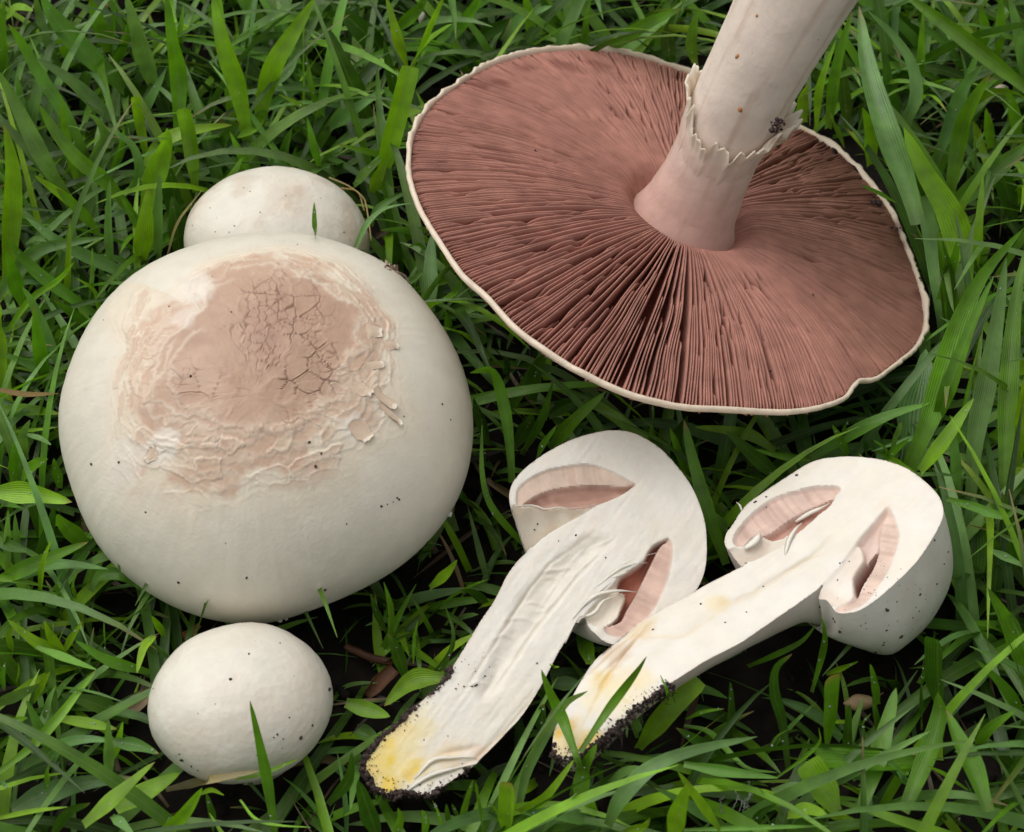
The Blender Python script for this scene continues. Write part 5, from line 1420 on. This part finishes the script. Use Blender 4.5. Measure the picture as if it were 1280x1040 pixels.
# ------------------------------------------------------------------ the rest of the turf: tufts nobody could count
def turf():
    rs = np.random.RandomState(42)
    VV, FF, CC, UU = [], [], [], []
    off = 0
    ncross, nl = 3, 9
    tones = [TONE[0], TONE[0], TONE[1], TONE[2], TONE[2], TONE[3], TONE[3]]
    F0 = grid_faces(nl, ncross)
    made = 0
    def ok(C):
        for i in (2, 4, 6, 8):
            p = Vector(C[i])
            q = BV.find_nearest(p)
            if q[3] is not None and q[3] < 0.18:
                return False
        h_ = BV.ray_cast(Vector(C[0]), Vector((0, 0, 1)))
        if h_[0] is not None and h_[3] < 1.2 * (C[:, 2].max() + .3):
            return False
        st = hidden_state(C)
        return not (st == 2).any()
    for k in range(2500):
        low = k >= 2150
        far = 1150 <= k < 2150
        if far:
            bx, by = rs.uniform(-42, 42), rs.uniform(-26, 62)
            if abs(bx) < 15 and -12 < by < 19:
                continue
        else:
            bx, by = rs.uniform(-17, 17), rs.uniform(-12, 20)
        # thin on the trodden soil round the cut halves
        q = proj([[bx, by, 0.5]])[0]
        thin = 0.0
        thin = max(thin, 0.3 * math.exp(-(((q[0] - 560) / 150) ** 2 + ((q[1] - 760) / 190) ** 2)))
        thin = max(thin, 0.5 * math.exp(-(((q[0] - 930) / 190) ** 2 + ((q[1] - 860) / 90) ** 2)))
        thin = max(thin, 0.3 * math.exp(-(((q[0] - 700) / 160) ** 2 + ((q[1] - 500) / 70) ** 2)))
        thin = max(thin, 0.35 * math.exp(-(((q[0] - 430) / 110) ** 2 + ((q[1] - 900) / 90) ** 2)))
        if not far and not low and rs.rand() < thin:
            continue
        lean = rs.uniform(0, 2 * np.pi)
        nb = rs.randint(2, 6)
        for b in range(nb):
            droop_x = 0.0
            broad = (not low and thin < .05 and rs.rand() < .78)
            L = rs.uniform(1.0, 2.6) * (1.1 if q[1] < 330 else 0.9) * (1.3 if far else 1)
            w = rs.uniform(.12, .36)
            if low:
                L = rs.uniform(.7, 1.7); w = rs.uniform(.08, .2)
            if broad:
                L = rs.uniform(3.2, 7.0); w = rs.uniform(.20, .42); droop_x = .45
            an = lean + rs.normal(0, .9)
            d = np.array([math.cos(an), math.sin(an), 0])
            el = rs.uniform(.3, 1.2)
            droop = rs.uniform(.3, 1.3) + droop_x
            v = np.linspace(0, 1, nl)
            ang = el - droop * v ** 1.5
            st = np.stack([np.cos(ang), np.sin(ang)], -1) * (L / (nl - 1))
            cs = np.vstack([[0, 0], np.cumsum(st, 0)[:-1]])
            side = np.array([-d[1], d[0], 0]) * rs.uniform(-.5, .5)
            C = np.array([bx, by, 0.05]) + rs.normal(0, .18, 3) * [1, 1, 0] + d * cs[:, :1] + UP * np.maximum(cs[:, 1:], -0.0) + side * (v ** 2)[:, None] * L * .5
            C[:, 2] = np.maximum(C[:, 2], 0.08)
            if not ok(C):
                continue
            V, F, uv, vv, N2 = blade_geo(C, w, rs, nacross=ncross, twist=rs.uniform(-1.2, 1.2), fold=rs.uniform(.15, .5), facing=nrm(UP * .8 - d * .4 + rs.normal(0, .4, 3)))
            c = np.array(tones[rs.randint(len(tones))]) * rs.uniform(.55, 1.25) * np.array([rs.uniform(.9, 1.15), 1, rs.uniform(.8, 1.2)])
            col = np.tile(c, (len(V), 1))
            if not broad and w < .26 and L < 2.0 and rs.rand() < .06:
                col = np.tile(np.array((0.25, 0.17, 0.08)) * rs.uniform(.5, 1.2), (len(V), 1))
            if rs.rand() < .22:
                k_ = sstep(.82, 1.0, np.repeat(vv, ncross))[:, None]
                col = col * (1 - k_) + np.array((.30, .20, .08)) * k_
            VV.append(V); FF.append(F0 + off); CC.append(col); UU.append(uv); off += len(V); made += 1
    o = mesh("grass", np.vstack(VV), np.vstack(FF), M_GRASS, None, np.vstack(CC), uv=np.vstack(UU))
    tag(o, "short tangled green grass covering the soil between the mushrooms", "grass", None, "stuff")
    print("turf blades", made, "traced", len([1 for x in bpy.data.objects if x.name.startswith("grass_blade")]))


turf()


def thatch():
    """dead stalks and crumbs on the soil"""
    rs = np.random.RandomState(8)
    VV, FF, CC, UU, off = [], [], [], [], 0
    for k in range(900):
        bx, by = rs.uniform(-20, 20), rs.uniform(-14, 24)
        an = rs.uniform(0, 2 * np.pi); L = rs.uniform(.4, 2.2)
        d = np.array([math.cos(an), math.sin(an), rs.uniform(-.1, .25)])
        v = np.linspace(0, 1, 6)
        C = np.array([bx, by, rs.uniform(.15, .55)]) + d * (v * L)[:, None] + np.array([-d[1], d[0], 0]) * (.2 * L * rs.uniform(-1, 1) * v ** 2)[:, None]
        if BV.find_nearest(Vector(C[3]))[3] < .8 or (hidden_state(C) == 2).any():
            continue
        V, F, uv, _, _ = blade_geo(C, rs.uniform(.04, .2), rs, nacross=3, twist=1.0, fold=.6, facing=nrm(UP + rs.normal(0, .3, 3)))
        c = np.array([(.10, .055, .028), (.17, .11, .055), (.05, .03, .02), (.07, .03, .018), (.22, .15, .08)][rs.randint(5)]) * rs.uniform(.6, 1.2)
        VV.append(V); FF.append(F + off); CC.append(np.tile(c, (len(V), 1))); UU.append(uv); off += len(V)
    o = mesh("dead_grass", np.vstack(VV), np.vstack(FF), M_GRASS, None, np.vstack(CC), uv=np.vstack(UU))
    tag(o, "brown dead grass bits lying on the dark soil", "dead grass", None, "stuff")
    P = np.column_stack([rs.uniform(-20, 20, 2600), rs.uniform(-14, 24, 2600), rs.uniform(-.05, .28, 2600)])
    V, F = lumps(P, rs.uniform(.03, .16, 2600), 9)
    tag(mesh("soil_crumbs", V, F, M_SOIL), "dark crumbs of damp soil under the grass", "soil", None, "stuff")


thatch()

# ------------------------------------------------------------------ small things lying in the grass
def pod(px, py, z, ln, wd, ang, col, label, name, cat, stalk):
    C = at(px, py, z)
    d = RGT * math.cos(ang) + UPV * math.sin(ang)
    s = np.cross(FWD, d); s = nrm(s); t = nrm(np.cross(d, s))
    nth, nl = 16, 14
    th = np.linspace(0, 2 * np.pi, nth, endpoint=False)
    v = np.linspace(0, 1, nl)
    rr = wd * np.sin(np.clip(v, .02, .98) * np.pi) ** .8
    V = C + (v - .5)[None, :, None] * ln * d + np.cos(th)[:, None, None] * rr[None, :, None] * s + np.sin(th)[:, None, None] * rr[None, :, None] * t
    V = V.reshape(-1, 3); V = V + .02 * noise(V, 6, 3)[:, None] * s
    root = thing(name, label, cat, [C[0], C[1], C[2] - wd])
    mesh("husk", V, grid_faces(nth, nl, True), M_STEM, root, np.tile(lin(col), (len(V), 1)) * (1 + .25 * noise(V, 5, 2))[:, None])
    if stalk:
        pts = np.array([C + d * ln * .45] + [at(a_, b_, z - .1) for a_, b_ in stalk])
        stem_mesh("stalk", pts, [.03, .02], M_STRAW, root, lin(col), 6, 10, 0)
    return root


pod(1075, 878, .9, .66, .17, .05, (150, 128, 96), "small translucent brown seed husk hanging below the fat cut cap", "seed_husk", "seed", [(1090, 875), (1104, 866)])
pod(1252, 828, 1.2, .36, .19, .9, (158, 186, 92), "round pale green bud in the dark grass beyond the fat cap", "flower_bud", "bud", [(1258, 816), (1262, 810)])
pod(1261, 813, 1.2, .2, .07, .9, (150, 90, 66), "tiny brown scale beside the pale green bud", "bud_scale", "bud", None)
pod(1250, 112, 2.2, .42, .12, .3, (196, 180, 160), "pale chip of stalk in the grass beyond the stem", "stalk_chip", "stalk chip", None)
pod(527, 22, 1.2, .34, .10, 1.3, (206, 196, 186), "whitish husk in the turf beyond the gills", "pale_husk", "husk", None)
pod(131, 8, 2.0, .26, .11, .2, (178, 128, 100), "small pinkish brown seed in the tall turf", "brown_seed", "seed", None)


def chip(pts, w, z, col, label, seed):
    rs = np.random.RandomState(seed)
    P = spline(np.array(pts, float), 8)
    C = at(P[:, 0], P[:, 1], np.full(8, z))
    V, F, uv, v, N2 = blade_geo(C, w / 56.0, rs, blunt=True, nacross=4, fold=.35, twist=.5)
    V = V + .03 * np.stack([noise(V, 4, seed + i) for i in range(3)], -1)
    n_ = len(V)
    V2 = np.vstack([V, V - np.repeat(N2, 4, 0) * .05])
    ring = [i * 4 for i in range(8)] + [28 + j for j in (1, 2, 3)] + [i * 4 + 3 for i in range(6, -1, -1)] + [2, 1]
    side = [(ring[i], ring[(i + 1) % len(ring)], ring[(i + 1) % len(ring)] + n_, ring[i] + n_) for i in range(len(ring))]
    c = np.tile(lin(col), (len(V2), 1)) * (1 + .3 * noise(V2, 5, seed))[:, None]
    o = mesh("bark_chip", V2, np.vstack([F, F[:, ::-1] + n_, side]), M_STEM, None, c, base=C[0])
    tag(o, label, "bark chip")


chip([(156, 888), (170, 878), (186, 866)], 18, .9, (150, 126, 100), "pale splinter of bark sticking out beside the speckled button", 1)
chip([(458, 868), (475, 852), (492, 836)], 16, .5, (92, 62, 42), "brown leaf stalk lying on soil beside the yellow foot", 2)
chip([(250, 782), (240, 790), (228, 796)], 9, .9, (130, 86, 50), "brown bark bit tucked under the scaly cap's rim", 3)
chip([(432, 806), (460, 820), (490, 828)], 9, .4, (80, 50, 32), "dark brown twig on the shaded soil behind the yellow foot", 4)

# white hyphae threads in the grass below the long stem
TV, TF, k = [], [], 0
rs_ = np.random.RandomState(14)
for line in [[(905,975),(918,985),(925,1000),(938,1015)],[(935,978),(942,990),(930,1002),(920,1020)],[(900,978),(912,978),(922,995),(915,1015)],[(938,990),(930,1012),(928,1030)],[(905,995),(900,1010),(908,1020)],[(942,985),(936,1000),(934,1012)]]:
    P = spline(np.array(line, float), 24) + rs_.normal(0, 1.0, (24, 2))
    C = at(P[:, 0], P[:, 1], np.linspace(1.5, 1.2, 24))
    for i in range(24):
        r_ = .009 * rs_.uniform(.6, 1.6)
        for j in range(4):
            a_ = j * math.pi / 2
            TV.append(C[i] + r_ * (math.cos(a_) * UPV + math.sin(a_) * RGT))
    for i in range(23):
        for j in range(4):
            TF.append((k + i * 4 + j, k + i * 4 + (j + 1) % 4, k + (i + 1) * 4 + (j + 1) % 4, k + (i + 1) * 4 + j))
    k = len(TV)
o = mesh("fungus_threads", np.array(TV), np.array(TF), M_STEM, None, np.tile(lin((150, 158, 140)), (len(TV), 1)))
tag(o, "fine white threads of fungus in the grass below the long stem", "fungus threads", None, "stuff")

# straw fibres beside the creamy button
for line, lb in [([(412, 222), (435, 232), (452, 245), (458, 258), (464, 300)], "dry straw fibre curling round the creamy button's edge"), ([(425, 235), (447, 240), (455, 262)], "shorter straw fibre at the creamy button's edge")]:
    P = spline(np.array(line, float), 20)
    C = at(P[:, 0], P[:, 1], np.linspace(2.4, 2.0, 20))
    V = np.vstack([[C[i] + .022 * (math.cos(j * 1.0472) * UPV + math.sin(j * 1.0472) * RGT) for j in range(6)] for i in range(20)])
    F = [(i * 6 + j, i * 6 + (j + 1) % 6, (i + 1) * 6 + (j + 1) % 6, (i + 1) * 6 + j) for i in range(19) for j in range(6)]
    tag(mesh("straw_fibre", V, np.array(F), M_STEM, None, np.tile(lin((150, 128, 76)), (len(V), 1)), base=C[0]), lb, "straw")

# dew on the blades
m, nt, out = new_mat("dew")
p_ = nt.nodes.new("ShaderNodeBsdfPrincipled")
p_.inputs["Base Color"].default_value = (.75, .8, .78, 1); p_.inputs["Roughness"].default_value = .05
p_.inputs["Transmission Weight"].default_value = .6; p_.inputs["IOR"].default_value = 1.33
nt.links.new(p_.outputs[0], out.inputs[0])
V, F = lumps(DROPS, np.random.RandomState(2).uniform(.012, .03, len(DROPS)), 6)
tag(mesh("dew_drops", V, F, m), "tiny dew drops on the grass blades", "dew drops", None, "stuff")

for ob in bpy.data.objects:
    if "_b" in ob:
        del ob["_b"]
